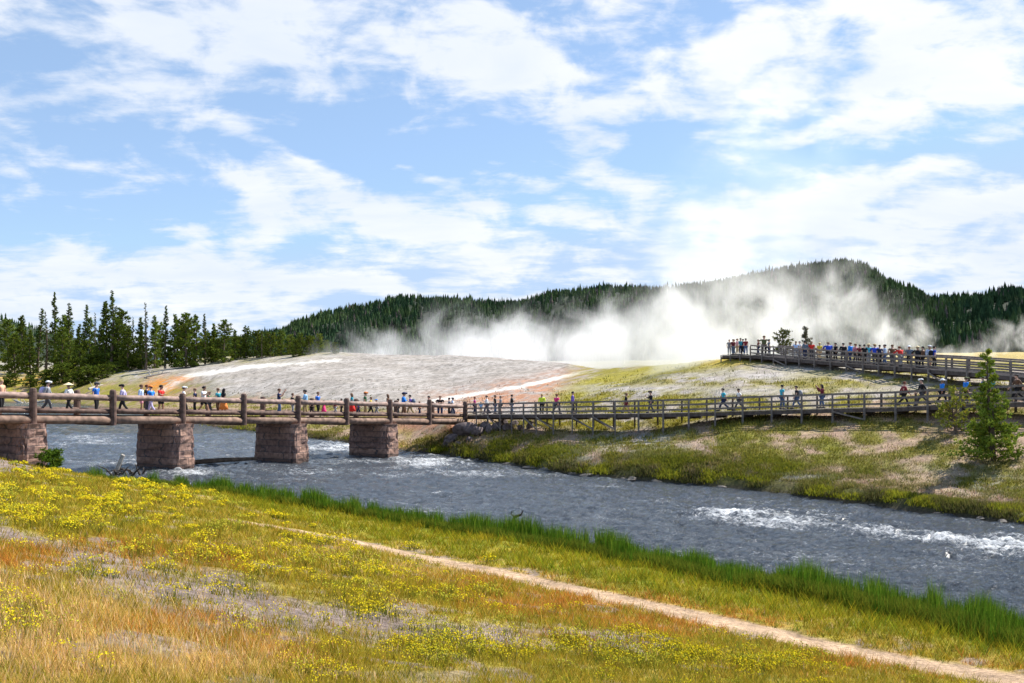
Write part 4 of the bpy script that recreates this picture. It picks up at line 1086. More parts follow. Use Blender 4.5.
def person_meshes(J, kid=False):
    out = {}
    order = ['pelvis', 'waist', 'chest', 'neck', 'headb', 'head', 'top']
    R = {'pelvis': (.145, .105), 'waist': (.12, .09), 'chest': (.15, .10), 'neck': .052, 'headb': .068, 'head': (.078, .092), 'top': .055}
    vs, es, rs = [], [], []
    def add(p, r, par=None):
        vs.append(tuple(p)); rs.append(r)
        if par is not None: es.append((par, len(vs) - 1))
        return len(vs) - 1
    prev = None; idx = {}
    for k in order: prev = add(J[k], R[k], prev); idx[k] = prev
    for s in 'lr':
        sg = -1 if s == 'l' else 1
        h_ = add(J['hip' + s], .085, idx['pelvis']); k_ = add(J['knee' + s], .055, h_); a_ = add(J['ank' + s], .038, k_); add(J['toe' + s], .035, a_)
        sh = add(J['sh' + s], .052, idx['chest']); e = add(J['el' + s], .04, sh); w_ = add(J['wr' + s], .026, e)
        d = (J['wr' + s] - J['el' + s]).normalized(); side = V3((0, 1, 0)) if abs(d.y) < .7 else V3((1, 0, 0))
        side = (side - d * side.dot(d)).normalized(); palm_n = d.cross(side)
        pl = add(J['wr' + s] + d * .06, (.034, .018), w_)
        for q, ln in ((-1.5, .065), (-.5, .078), (.5, .074), (1.5, .058)):      # four fingers, slightly curled
            m_ = J['wr' + s] + d * (.06 + ln * .6) + side * q * .019
            f1 = add(m_, .0095, pl); add(m_ + d * ln * .45 + palm_n * .018 * sg, .008, f1)
        t1 = add(J['wr' + s] + d * .045 + side * .048, .011, w_); add(J['wr' + s] + d * .085 + side * .062, .009, t1)
    nose = J['head'] + V3((0, .095, -.005)); add(nose, .014, idx['head'])
    out['body'] = skin_mesh('body', vs, es, rs, 1)
    # shirt
    def sub(keys, par, rad, root=0):
        v_, e_, r_ = [], [], []
        for k, p_, r in keys: v_.append(tuple(k)); r_.append(r); 
        return skin_mesh('c', v_, par, rad, 1, root)
    v_ = [J['pelvis'] + V3((0, 0, -.02)), J['waist'], J['chest'], J['neck'] + V3((0, 0, -.045))]; r_ = [(.165, .125), (.145, .112), (.175, .125), .075]
    e_ = [(0, 1), (1, 2), (2, 3)]
    for s in 'lr':
        b = len(v_); v_ += [J['sh' + s], J['el' + s], J['el' + s].lerp(J['wr' + s], .8)]; r_ += [.07, .056, .042]; e_ += [(2, b), (b, b + 1), (b + 1, b + 2)]
    out['jacket'] = skin_mesh('jacket', [tuple(q) for q in v_], e_, r_, 1)
    v_ = v_[:4]; r_ = r_[:4]; e_ = e_[:3]
    for s in 'lr':
        b = len(v_); v_ += [J['sh' + s], J['sh' + s].lerp(J['el' + s], .75)]; r_ += [.068, .056]; e_ += [(2, b), (b, b + 1)]
    out['shirt'] = skin_mesh('shirt', [tuple(q) for q in v_], e_, r_, 1)
    def legs(frac, r0, r1, r2):
        v_ = [J['pelvis'] + V3((0, 0, .03))]; q_ = [(.158, .118)]; e_ = []
        for s in 'lr':
            b = len(v_); kk = J['knee' + s]
            v_ += [J['hip' + s], kk if frac >= 1 else J['hip' + s].lerp(kk, .9)]; q_ += [r0, r1]; e_ += [(0, b), (b, b + 1)]
            if frac > 1: v_.append(kk.lerp(J['ank' + s], .93)); q_.append(r2); e_.append((b + 1, b + 2))
        return skin_mesh('trousers', [tuple(q) for q in v_], e_, q_, 1)
    out['trousers'] = legs(2, .098, .074, .058); out['shorts'] = legs(.5, .102, .085, 0)
    # skirt
    m = MB(); n = 14; P0 = J['pelvis']
    for k, (dz, a, b) in enumerate(((.08, .15, .11), (-.1, .19, .15), (-.35, .24, .21), (-.62, .29, .27))):
        for j in range(n):
            t = 2 * pi * j / n; w_ = 1 + .06 * sin(t * 5 + k); m.v.append((P0.x + cos(t) * a * w_, P0.y + sin(t) * b * w_, P0.z + dz))
    for k in range(3):
        for j in range(n): j2 = (j + 1) % n; m.f.append((k * n + j, k * n + j2, (k + 1) * n + j2, (k + 1) * n + j))
    m.f.append(tuple(range(n - 1, -1, -1))); m.f.append(tuple(3 * n + j for j in range(n)))
    out['skirt'] = m.mesh('skirt', None, True)
    # shoes
    for s in 'lr':
        a, t = J['ank' + s], J['toe' + s]
        m = MB(); m.tube([a + V3((0, -.07, -.045)), a + V3((0, .02, -.03)), t + V3((0, 0, .005)), t + V3((0, .04, -.005))], [.042, .056, .048, .028], 8); out['shoe' + s] = m.mesh('shoe', None, True)
    # hair: a cap over the back and crown of the head; long hair falls behind
    def cap(rx, ry, rz, c, cut, back=0.0, n=14, kk=8, front=.25):
        m = MB(); c = V3(c)
        for k in range(kk + 1):
            ph = pi / 2 - (pi / 2 + cut) * k / kk
            for j in range(n):
                t = 2 * pi * j / n; y = cos(ph) * sin(t) * ry; f_ = 1
                z = sin(ph) * rz
                if y > 0 and ph < front * 2: z = max(z, rz * front)
                m.v.append((c.x + cos(ph) * cos(t) * rx, c.y + y, c.z + z - (back * (k / kk) ** 2 if sin(t) < .15 else 0)))
        for k in range(kk):
            for j in range(n): j2 = (j + 1) % n; m.f.append((k * n + j, (k + 1) * n + j, (k + 1) * n + j2, k * n + j2))
        m.f.append(tuple(kk * n + j for j in range(n - 1, -1, -1)))
        return m
    hc = J['head'] + V3((0, -.012, .018))
    out['hair'] = cap(.092, .108, .105, hc, .5).mesh('hair', None, True)
    out['long_hair'] = cap(.098, .112, .105, hc, .6, .30).mesh('long_hair', None, True)
    hm = cap(.100, .115, .098, hc + V3((0, 0, .035)), 0.0, front=.0)
    hm.tube([hc + V3((0, .09, .045)), hc + V3((0, .17, .03))], [.07, .05], 8); out['cap'] = hm.mesh('cap', None, True)
    hm = cap(.100, .115, .115, hc + V3((0, 0, .03)), 0.0, front=.0)
    n = 18; b = len(hm.v)
    for rr, dz in ((.10, .045), (.21, .02), (.21, .008), (.10, .03)):
        for j in range(n): t = 2 * pi * j / n; hm.v.append((hc.x + cos(t) * rr, hc.y + sin(t) * rr * 1.05, hc.z + dz))
    for k in range(3):
        for j in range(n): j2 = (j + 1) % n; hm.f.append((b + k * n + j, b + k * n + j2, b + (k + 1) * n + j2, b + (k + 1) * n + j))
    out['sun_hat'] = hm.mesh('sun_hat', None, True)
    hm = MB(); 
    for rr, dz in ((.27, .03), (.17, .09), (.01, .19)):
        for j in range(n): t = 2 * pi * j / n; hm.v.append((hc.x + cos(t) * rr, hc.y + sin(t) * rr, hc.z + dz))
    for k in range(2):
        for j in range(n): j2 = (j + 1) % n; hm.f.append((k * n + j, k * n + j2, (k + 1) * n + j2, (k + 1) * n + j))
    hm.f.append(tuple(range(n - 1, -1, -1))); out['conical_hat'] = hm.mesh('conical_hat')
    # backpack
    m = MB(); c = J['chest'] + V3((0, -.19, -.06)); m.tube([c + V3((0, 0, -.2)), c + V3((0, -.02, -.15)), c + V3((0, -.03, 0)), c + V3((0, 0, .17)), c + V3((0, .02, .21))], [.08, .14, .155, .12, .05], 10); out['backpack'] = m.mesh('backpack', None, True)
    return out

PO = {
 'stand': person_meshes(pose(.12, 'hang')), 'walk': person_meshes(pose(.5, 'hang', .04)), 'stride': person_meshes(pose(-.72, 'hang', .07)), 'easy': person_meshes(pose(-.45, 'bag', .03)),
 'photo': person_meshes(pose(.15, 'photo', .0)), 'rail': person_meshes(pose(.25, 'rail', .22)), 'hip': person_meshes(pose(.2, 'hip')), 'cross': person_meshes(pose(-.15, 'cross', .02)),
}
PAL = {'black': (.014, .014, .017), 'navy': (.018, .03, .09), 'blue': (.03, .15, .55), 'bright blue': (.02, .22, .72), 'light blue': (.25, .48, .75), 'pale blue': (.45, .57, .78), 'white': (.78, .78, .78), 'grey': (.24, .25, .28), 'dark grey': (.07, .07, .08),
       'lavender': (.48, .43, .66), 'teal': (.03, .28, .36), 'cyan': (.06, .45, .58), 'red': (.62, .03, .025), 'dark red': (.22, .02, .03), 'maroon': (.16, .02, .035), 'pink': (.68, .30, .36), 'hot pink': (.75, .04, .20), 'magenta': (.48, .03, .24), 'orange': (.70, .22, .05),
       'yellow': (.72, .55, .06), 'neon yellow': (.72, .85, .05), 'khaki': (.33, .25, .13), 'brown': (.14, .075, .045), 'green': (.03, .12, .05), 'olive': (.10, .11, .05), 'peach': (.70, .38, .25), 'tan': (.50, .38, .22), 'straw': (.68, .56, .34), 'slate': (.12, .16, .22), 'jeans': (.07, .12, .24), 'purple': (.16, .10, .42), 'blond': (.42, .28, .12), 'auburn': (.14, .04, .02), 'royal blue': (.025, .07, .50)}
MC = {}
def cmat(k):
    if k not in MC: MC[k] = pmat('cloth_' + k.replace(' ', '_'), PAL[k], .85, 9, .18)
    return MC[k]
SKINS = [pmat('skin_light', (.55, .33, .24), .6, 30, .08), pmat('skin_tan', (.36, .20, .13), .6, 30, .08)]
M_SHOE = pmat('shoe_rubber', (.05, .05, .055), .7, 9, .3)
def part_of(root, name, me, mat):
    if not me.materials: me.materials.append(mat)
    o = bpy.data.objects.new(name, me); COL.objects.link(o); o.parent = root
    o.material_slots[0].link = 'OBJECT'; o.material_slots[0].material = mat
    return o
seen_labels = {}
def person(p, rz, hgt, top, bottom, head, pz, label, group, kind='shirt', low_='trousers', pack=None, haircol='black', wide=1.0):
    root = empty('person', p, rz); s_ = hgt / 1.75; kid = hgt < 1.35
    wide = wide * 1.22; root.scale = (s_ * wide, s_ * wide, s_ * 1.03)
    tag(root, label, 'person', group)
    if label in seen_labels: print('DUP', label)
    seen_labels[label] = 1
    m = PO[pz]
    part_of(root, 'body', m['body'], SKINS[len(seen_labels) % 3 == 0])
    part_of(root, kind, m[kind], cmat(top)); part_of(root, low_, m[low_], cmat(bottom))
    part_of(root, 'shoe', m['shoel'], M_SHOE); part_of(root, 'shoe', m['shoer'], M_SHOE)
    part_of(root, 'long_hair' if head.startswith('long') else 'hair', m['long_hair' if head.startswith('long') else 'hair'], cmat(haircol))
    for hk, nm in (('cap', 'cap'), ('sun hat', 'sun_hat'), ('conical', 'conical_hat')):
        if hk in head:
            c = head.replace(hk, '').strip(); c = c.replace('long', '').strip(); part_of(root, nm, m[nm], cmat(c if c in PAL else 'straw'))
    if pack: part_of(root, 'backpack', m['backpack'], cmat(pack))
    return root

# facing: R walks right, L walks left, A looks away, C towards the viewer
FACE = {'R': -pi / 2, 'L': pi / 2, 'A': 0.0, 'C': pi, 'AR': -.7, 'AL': .7}
def bridge_spot(px, off):
    i_ = np.linspace(-2, 8, 2001); best = min(i_, key=lambda i: abs(CX + F * bp(i, off).x / bp(i, off).y - px)); q = bp(best, off, .76); return q
BR = [ # px, off, facing, pose, height, top, bottom, head, hair, extras, label
 (1, -1.6, 'R', 'stand', 1.78, 'peach', 'black', 'hair', 'blond', {}, 'blond person in peach top cut off by the left edge of the photo'),
 (47, -1.9, 'R', 'walk', 1.80, 'grey', 'dark grey', 'white cap', 'black', {'kind': 'jacket', 'pack': 'lavender'}, 'person in grey jacket and white cap walking right of the leftmost bridge post'),
 (69, -1.5, 'L', 'walk', 1.68, 'white', 'black', 'conical', 'black', {'kind': 'jacket'}, 'person in white jacket wearing a conical straw hat on the bridge'),
 (96, -1.7, 'R', 'stand', 1.80, 'blue', 'black', 'dark grey cap', 'black', {}, 'person in royal blue shirt and dark cap left of the second bridge post'),
 (123, -1.6, 'L', 'walk', 1.76, 'lavender', 'black', 'black cap', 'black', {'kind': 'jacket'}, 'person in lavender jacket and black cap just right of the second bridge post'),
 (141, -1.3, 'R', 'stand', 1.78, 'pale blue', 'pink', 'hair', 'brown', {'kind': 'jacket', 'low_': 'shorts'}, 'brown haired person in pale blue top and pinkish shorts in the trio'),
 (146.5, -2.3, 'R', 'stand', 1.80, 'black', 'dark grey', 'hair', 'auburn', {}, 'person in black with reddish hair at the back of the trio'),
 (151.5, -1.3, 'L', 'walk', 1.74, 'bright blue', 'lavender', 'orange cap', 'auburn', {}, 'person in bright blue shirt and lavender trousers in the trio'),
 (160.5, -1.7, 'R', 'cross', 1.80, 'red', 'black', 'hair', 'black', {'low_': 'shorts', 'wide': 1.15}, 'sturdy person in bright red shirt and black shorts on the bridge'),
 (183.5, -1.5, 'R', 'easy', 1.76, 'white', 'black', 'white cap', 'brown', {}, 'person in white with a white cap half behind the third bridge post'),
 (195, -1.6, 'L', 'stand', 1.66, 'navy', 'black', 'hair', 'brown', {}, 'person in navy shirt just right of the third bridge post'),
 (203.5, -1.3, 'R', 'easy', 1.84, 'white', 'black', 'hair', 'black', {'low_': 'shorts', 'wide': 1.1}, 'tall person in white shirt and black shorts between third and fourth posts'),
 (209, -2.4, 'R', 'walk', 1.50, 'green', 'dark grey', 'hair', 'black', {}, 'shorter person in dark green mostly hidden behind the tall white shirt'),
 (218, -1.9, 'L', 'stand', 1.74, 'teal', 'brown', 'hair', 'brown', {}, 'person in teal beside the orange skirt on the bridge'),
 (223.5, -1.4, 'AR', 'stand', 1.72, 'black', 'orange', 'long', 'black', {'low_': 'skirt'}, 'long haired person in black top and orange skirt left of the fourth post'),
 (279, -1.5, 'R', 'photo', 1.86, 'navy', 'jeans', 'hair', 'brown', {}, 'person in navy shirt and jeans raising a camera between fourth and fifth posts'),
 (292.5, -1.6, 'R', 'stand', 1.56, 'black', 'grey', 'hair', 'brown', {}, 'person in black shirt and grey trousers beside the fifth bridge post'),
 (305.5, -1.5, 'L', 'cross', 1.84, 'light blue', 'khaki', 'hair', 'black', {'kind': 'jacket', 'wide': 1.2}, 'broad person in light blue jacket and khaki trousers right of fifth post'),
 (312, -2.2, 'L', 'walk', 1.15, 'black', 'black', 'hair', 'black', {}, 'small child in black between the two blue shirted adults'),
 (318, -1.7, 'R', 'stand', 1.72, 'blue', 'black', 'hair', 'brown', {'wide': 1.05}, 'person in blue shirt and black trousers beside the child in pink'),
 (324, -1.4, 'L', 'stand', 1.12, 'hot pink', 'hot pink', 'hair', 'black', {'low_': 'skirt'}, 'small child in a hot pink dress on the bridge'),
 (335, -1.6, 'R', 'walk', 1.18, 'maroon', 'grey', 'hair', 'brown', {}, 'small child in maroon top between fifth and sixth bridge posts'),
 (341.5, -1.7, 'L', 'stand', 1.28, 'dark grey', 'black', 'hair', 'black', {}, 'child in dark grey left of the sixth bridge post'),
 (352, -1.6, 'L', 'stand', 1.72, 'teal', 'red', 'long', 'brown', {'low_': 'skirt'}, 'long haired person in teal top and red skirt right of sixth post'),
 (358, -1.7, 'R', 'walk', 1.18, 'royal blue', 'navy', 'hair', 'black', {}, 'child in blue between the red skirt and the orange cap'),
 (365, -1.5, 'R', 'stand', 1.84, 'green', 'khaki', 'orange cap', 'auburn', {}, 'person in dark green shirt, khaki trousers and orange cap'),
 (370.5, -1.9, 'R', 'walk', 1.5, 'yellow', 'black', 'hair', 'brown', {}, 'person in mustard yellow shirt beside the orange cap'),
 (377, -1.6, 'L', 'walk', 1.3, 'grey', 'grey', 'bright blue cap', 'blond', {}, 'child in grey with a bright blue cap on the bridge'),
 (388, -1.4, 'L', 'stand', 1.74, 'brown', 'brown', 'long', 'brown', {}, 'long haired person in brown left of the seventh bridge post'),
 (398, -2.2, 'R', 'stand', 1.42, 'black', 'dark grey', 'hair', 'black', {}, 'short person in black just right of the seventh bridge post'),
 (403.5, -1.4, 'R', 'cross', 1.92, 'bright blue', 'brown', 'navy cap', 'black', {'kind': 'jacket', 'wide': 1.25}, 'big person in bright blue jacket and navy cap, tallest near the seventh post'),
 (410.5, -1.7, 'L', 'walk', 1.78, 'purple', 'khaki', 'hair', 'black', {'pack': 'slate'}, 'person in purple blue shirt and khaki trousers with a backpack'),
 (419.5, -1.6, 'R', 'stand', 1.22, 'orange', 'navy', 'hair', 'brown', {}, 'child in orange top left of the eighth bridge post'),
 (429, -1.6, 'L', 'stand', 1.72, 'red', 'jeans', 'hair', 'black', {'wide': 1.1}, 'person in red shirt and jeans half behind the eighth bridge post'),
 (440, -1.5, 'C', 'cross', 1.76, 'black', 'navy', 'hair', 'brown', {'wide': 1.2}, 'person in black with folded arms between the last two bridge posts'),
 (453.5, -1.5, 'R', 'walk', 1.68, 'white', 'navy', 'hair', 'black', {}, 'person in white shirt and navy trousers left of the last bridge post'),
 (460.5, -1.9, 'L', 'stand', 1.64, 'slate', 'black', 'hair', 'black', {}, 'person in slate shirt almost touching the last bridge post'),
 (466, -1.5, 'R', 'stand', 1.68, 'pale blue', 'grey', 'hair', 'grey', {}, 'grey haired person in pale blue behind the last bridge post'),
]
for px_, off, fc, pz, hg, top, bot, head, hcol, ex, lab in BR:
    person(bridge_spot(px_, off), FACE[fc] + random.uniform(-.3, .3), hg * 1.13, top, bot, head, pz, lab, 'people crossing the log bridge', haircol=hcol, **ex)
LW = [
 (472, 'R', 'stand', 1.72, 'magenta', 'navy', 'hair', 'auburn', {}, 'person in magenta at the start of the lower boardwalk'),
 (481, 'C', 'stand', 1.2, 'light blue', 'tan', 'hair', 'black', {}, 'child in light blue left of the white shirt on the lower boardwalk'),
 (487, 'L', 'easy', 1.84, 'white', 'navy', 'hair', 'black', {'wide': 1.1, 'kind': 'jacket'}, 'person in white long sleeved shirt and navy trousers near the boardwalk start'),
 (495, 'R', 'stand', 1.84, 'black', 'jeans', 'hair', 'brown', {'wide': 1.05}, 'person in black shirt and jeans left of the white and grey one'),
 (500.5, 'L', 'stand', 1.72, 'grey', 'dark grey', 'hair', 'black', {'low_': 'shorts'}, 'person in grey shirt and dark shorts on the lower boardwalk start'),
 (511.5, 'R', 'cross', 1.84, 'black', 'jeans', 'hair', 'black', {'kind': 'jacket'}, 'person in black jacket and jeans alone right of the boardwalk start group'),
 (542, 'A', 'stand', 1.80, 'neon yellow', 'black', 'hair', 'blond', {'kind': 'jacket'}, 'person in neon yellow jacket on the lower boardwalk'),
 (556.5, 'AR', 'walk', 1.76, 'hot pink', 'dark grey', 'hair', 'auburn', {'wide': 1.12}, 'person in hot pink shirt on the lower boardwalk'),
 (572.5, 'R', 'stand', 1.92, 'purple', 'black', 'hair', 'black', {'kind': 'jacket'}, 'tall person in purple blue jacket right of the hot pink shirt'),
 (626, 'R', 'walk', 1.70, 'black', 'maroon', 'hair', 'brown', {'kind': 'jacket', 'low_': 'shorts'}, 'person in black jacket and maroon shorts, left of two in black'),
 (651, 'L', 'easy', 1.78, 'black', 'dark grey', 'cap black', 'black', {'kind': 'jacket'}, 'person in black jacket and black cap, right of two in black'),
 (724, 'L', 'stride', 1.80, 'cyan', 'navy', 'hair', 'black', {}, 'person in cyan shirt striding left on the lower boardwalk'),
 (739.5, 'L', 'stride', 1.72, 'white', 'dark grey', 'hair', 'black', {}, 'slim person in white shirt following the cyan one'),
 (782, 'R', 'stand', 1.84, 'cyan', 'jeans', 'hair', 'black', {}, 'person in cyan shirt and jeans standing near the middle of the lower boardwalk'),
 (797, 'L', 'walk', 1.74, 'black', 'jeans', 'hair', 'black', {'pack': 'grey'}, 'person in black with a grey backpack between cyan and maroon shirts'),
 (822, 'L', 'photo', 1.76, 'maroon', 'jeans', 'long', 'black', {'kind': 'jacket'}, 'long haired person in maroon holding up a phone on the lower boardwalk'),
 (903.5, 'R', 'stride', 1.76, 'dark red', 'black', 'hair', 'auburn', {'kind': 'jacket'}, 'person in dark red jacket striding on the lower boardwalk'),
 (922.5, 'L', 'stride', 1.86, 'black', 'dark grey', 'white cap', 'black', {'kind': 'jacket'}, 'person in black coat and white cap striding on the lower boardwalk'),
 (941.5, 'R', 'walk', 1.74, 'bright blue', 'black', 'white sun hat', 'brown', {'kind': 'jacket'}, 'person in blue jacket and white sun hat just left of the shrub'),
 (966, 'R', 'stand', 1.72, 'bright blue', 'black', 'olive cap', 'brown', {'kind': 'jacket'}, 'person in bright blue jacket and olive cap between shrub and young pine'),
 (983, 'L', 'stand', 1.72, 'blue', 'black', 'white cap', 'black', {'kind': 'jacket'}, 'person in blue with white cap seen through the young pine'),
 (993, 'L', 'walk', 1.72, 'teal', 'black', 'khaki sun hat', 'black', {'kind': 'jacket'}, 'person in teal with khaki hat seen through the young pine'),
 (1018, 'L', 'stride', 1.78, 'brown', 'black', 'hair', 'black', {'kind': 'jacket', 'wide': 1.1}, 'person in dark brown jacket at the right edge of the photo'),
]
for px_, fc, pz, hg, top, bot, head, hcol, ex, lab in LW:
    off = -1.0; t = low.at_px(px_, off)
    person(low.p(t, off, 0.0), FACE[fc] + random.uniform(-.25, .25), hg * 1.0, top, bot, head, pz, lab, 'people on the lower boardwalk', haircol=hcol, **ex)
UP = [
 (726, 'C', 'stand', 1.7, 'grey', 'grey', 'hair', 'brown', {}, 'faint person in grey deepest in the steam at the platform end'),
 (729.5, 'L', 'stand', 1.72, 'pink', 'slate', 'hair', 'brown', {}, 'person in pink second from left on the steamy platform end'),
 (733, 'A', 'stand', 1.74, 'maroon', 'slate', 'hair', 'black', {}, 'person in maroon third from left on the steamy platform end'),
 (737, 'R', 'stand', 1.76, 'pink', 'tan', 'hair', 'brown', {}, 'person in pink and tan in the middle of the platform end group'),
 (740.5, 'A', 'stand', 1.84, 'teal', 'navy', 'hair', 'black', {'kind': 'jacket'}, 'tallest person in teal jacket of the platform end group'),
 (743, 'L', 'hip', 1.72, 'navy', 'black', 'hair', 'black', {}, 'person in navy in the platform end group beside the teal jacket'),
 (745.8, 'AR', 'stand', 1.76, 'dark red', 'jeans', 'hair', 'black', {}, 'person in dark red, rightmost of the platform end group'),
 (758.3, 'L', 'stand', 1.62, 'maroon', 'navy', 'hair', 'brown', {}, 'person in maroon left of the tall olive figure by the railing end'),
 (764, 'A', 'hip', 2.05, 'olive', 'black', 'hair', 'brown', {'wide': 1.2}, 'tall person in olive shirt towering at the railing end'),
 (768.8, 'R', 'stand', 1.72, 'slate', 'navy', 'hair', 'black', {}, 'person in slate right of the tall olive figure'),
 (796, 'A', 'rail', 1.72, 'pale blue', 'grey', 'hair', 'brown', {}, 'person in pale blue between the two small pines'),
 (799.8, 'L', 'stand', 1.7, 'white', 'grey', 'hair', 'grey', {}, 'person in white between the two small pines'),
 (805, 'A', 'stand', 1.74, 'slate', 'navy', 'hair', 'black', {'kind': 'jacket'}, 'person in slate jacket before the greyish small pine'),
 (811.5, 'C', 'stand', 1.72, 'red', 'dark grey', 'hair', 'brown', {'wide': 1.1}, 'person in faded red just right of the greyish small pine'),
 (819.5, 'A', 'stand', 1.66, 'yellow', 'tan', 'straw sun hat', 'brown', {}, 'person in pale yellow with a straw hat on the upper boardwalk'),
 (828.8, 'A', 'rail', 1.80, 'royal blue', 'black', 'hair', 'brown', {'kind': 'jacket', 'wide': 1.35}, 'broad person in royal blue jacket alone on the upper boardwalk'),
 (835.5, 'L', 'stand', 1.70, 'black', 'black', 'hair', 'black', {'wide': 1.1}, 'person in black right of the broad royal blue jacket'),
 (843.5, 'A', 'cross', 1.74, 'black', 'dark grey', 'hair', 'black', {'wide': 1.15, 'kind': 'jacket'}, 'person in black jacket left of the bright blue jacket'),
 (850.5, 'AL', 'stand', 1.84, 'bright blue', 'navy', 'hair', 'brown', {'kind': 'jacket', 'wide': 1.2}, 'person in bright blue jacket with a pink pack beside it'),
 (855.3, 'R', 'stand', 1.72, 'pink', 'dark grey', 'hair', 'brown', {'pack': 'pink', 'wide': 1.1}, 'person in pale pink with a pink backpack'),
 (860, 'A', 'stand', 1.68, 'dark red', 'black', 'hair', 'black', {}, 'person in dark red right of the pink backpack'),
 (864.3, 'A', 'stand', 1.72, 'black', 'black', 'hair', 'black', {}, 'person in black directly left of the cyan shirt with straw hat'),
 (868.3, 'C', 'stand', 1.78, 'cyan', 'grey', 'straw sun hat', 'blond', {'wide': 1.15}, 'person in light cyan with a straw sun hat'),
 (875.2, 'A', 'rail', 1.84, 'royal blue', 'dark grey', 'tan cap', 'brown', {'kind': 'jacket', 'wide': 1.2}, 'person in royal blue jacket and tan cap at the crowded railing'),
 (879.6, 'A', 'stand', 1.74, 'navy', 'black', 'hair', 'black', {}, 'person in navy between the tan cap and the pale blue shirt'),
 (884.8, 'L', 'stand', 1.78, 'pale blue', 'jeans', 'hair', 'black', {'wide': 1.15, 'kind': 'jacket'}, 'person in pale blue long sleeves left of the brown shirt'),
 (892.5, 'A', 'hip', 1.80, 'brown', 'dark grey', 'hair', 'brown', {'wide': 1.2}, 'person in brown shirt left of the bright red shirt'),
 (901, 'A', 'rail', 1.72, 'red', 'grey', 'hair', 'auburn', {'wide': 1.2, 'kind': 'jacket'}, 'person in bright red jacket at the upper railing'),
 (909.3, 'A', 'stand', 1.74, 'slate', 'black', 'white sun hat', 'brown', {'wide': 1.1}, 'person in slate with a white sun hat at the upper railing'),
 (918.5, 'A', 'rail', 1.78, 'black', 'black', 'straw sun hat', 'black', {'kind': 'jacket', 'wide': 1.25}, 'person in black jacket with a straw sun hat at the upper railing'),
 (923, 'AL', 'stand', 1.74, 'brown', 'black', 'hair', 'black', {'kind': 'jacket'}, 'person in dark brown jacket behind the black one with the straw hat'),
 (929.6, 'C', 'stand', 1.82, 'pale blue', 'tan', 'white cap', 'brown', {'wide': 1.15, 'kind': 'jacket', 'low_': 'shorts'}, 'person in pale blue shirt and white cap near the right end of the crowd'),
 (934.2, 'R', 'stand', 1.80, 'royal blue', 'black', 'hair', 'black', {'pack': 'black'}, 'person in royal blue with black backpack, rightmost of the upper boardwalk crowd'),
]
for k, (px_, fc, pz, hg, top, bot, head, hcol, ex, lab) in enumerate(UP):
    off = -(.55 if pz == 'rail' else (.9, 1.5, 1.15)[k % 3]); t = up.at_px(px_, off)
    person(up.p(t, off, 0.0), FACE[fc] + random.uniform(-.3, .3), hg, top, bot, head, pz, lab, 'people on the upper boardwalk', haircol=hcol, **ex)
# ------------------------------------------------------------------ steam
def steam(name, label, c, size, dens, nscale, thr, warp, prof, seed=0.0, rot=0.0, sub=None):
    """box-shaped volume domain; density from noise inside a soft envelope. prof: list of (cx,cz,rx,rz,w) in metres relative to the base centre"""
    m, nt, N, L = newmat(name + '_vapour')
    out = N.new('ShaderNodeOutputMaterial'); v = N.new('ShaderNodeVolumePrincipled'); L.new(v.outputs[0], out.inputs['Volume'])
    v.inputs['Color'].default_value = (1, 1, 1, 1); v.inputs['Anisotropy'].default_value = .35
    tc = N.new('ShaderNodeTexCoord'); sp = N.new('ShaderNodeSeparateXYZ'); L.new(tc.outputs['Object'], sp.inputs[0])
    def M_(op, a, b=None, c_=None, clamp=False):
        n = N.new('ShaderNodeMath'); n.operation = op; n.use_clamp = clamp
        for i, q in enumerate((a, b, c_)):
            if q is None: continue
            if isinstance(q, (int, float)): n.inputs[i].default_value = q
            else: L.new(q, n.inputs[i])
        return n.outputs[0]
    x, y, z = sp.outputs
    acc = None
    for px_, pz_, rx, rz, w_ in prof:
        a = M_('MULTIPLY', M_('SUBTRACT', x, px_), 1 / rx); b = M_('MULTIPLY', M_('SUBTRACT', z, pz_), 1 / rz)
        yy = M_('MULTIPLY', y, 2.0 / size[1] * 1.25)
        r2 = M_('ADD', M_('MULTIPLY_ADD', a, a, M_('MULTIPLY', b, b)), M_('MULTIPLY', yy, yy))
        e = M_('MULTIPLY', M_('EXPONENT', M_('MULTIPLY', r2, -1.0)), w_)
        acc = e if acc is None else M_('MAXIMUM', acc, e)
    mp = N.new('ShaderNodeMapping'); mp.inputs['Location'].default_value = (seed, seed * .7, 0); mp.inputs['Scale'].default_value = (1, 1, .85); mp.inputs['Rotation'].default_value = (0, radians(28), 0); L.new(tc.outputs['Object'], mp.inputs[0])
    nz = N.new('ShaderNodeTexNoise'); nz.inputs['Scale'].default_value = nscale; nz.inputs['Detail'].default_value = 5; nz.inputs['Roughness'].default_value = .62; nz.inputs['Distortion'].default_value = warp
    L.new(mp.outputs[0], nz.inputs['Vector'])
    s = M_('ADD', M_('MULTIPLY', M_('SUBTRACT', nz.outputs['Fac'], .5), 2.8), acc)
    r = N.new('ShaderNodeMapRange'); r.interpolation_type = 'SMOOTHSTEP'; r.inputs[1].default_value = thr; r.inputs[2].default_value = thr + .65; r.inputs[4].default_value = 1
    L.new(s, r.inputs[0])
    gate = M_('MULTIPLY', acc, 3.0, None, True)
    L.new(M_('MULTIPLY', M_('MULTIPLY', r.outputs[0], gate), dens), v.inputs['Density'])
    mb = MB(); mb.box((0, 0, size[2] / 2), size); me = mb.mesh(name, m)
    o = link(name, me, None, c); o.rotation_euler = (0, 0, rot)
    tag(o, label, 'steam', None, 'stuff')
    return o
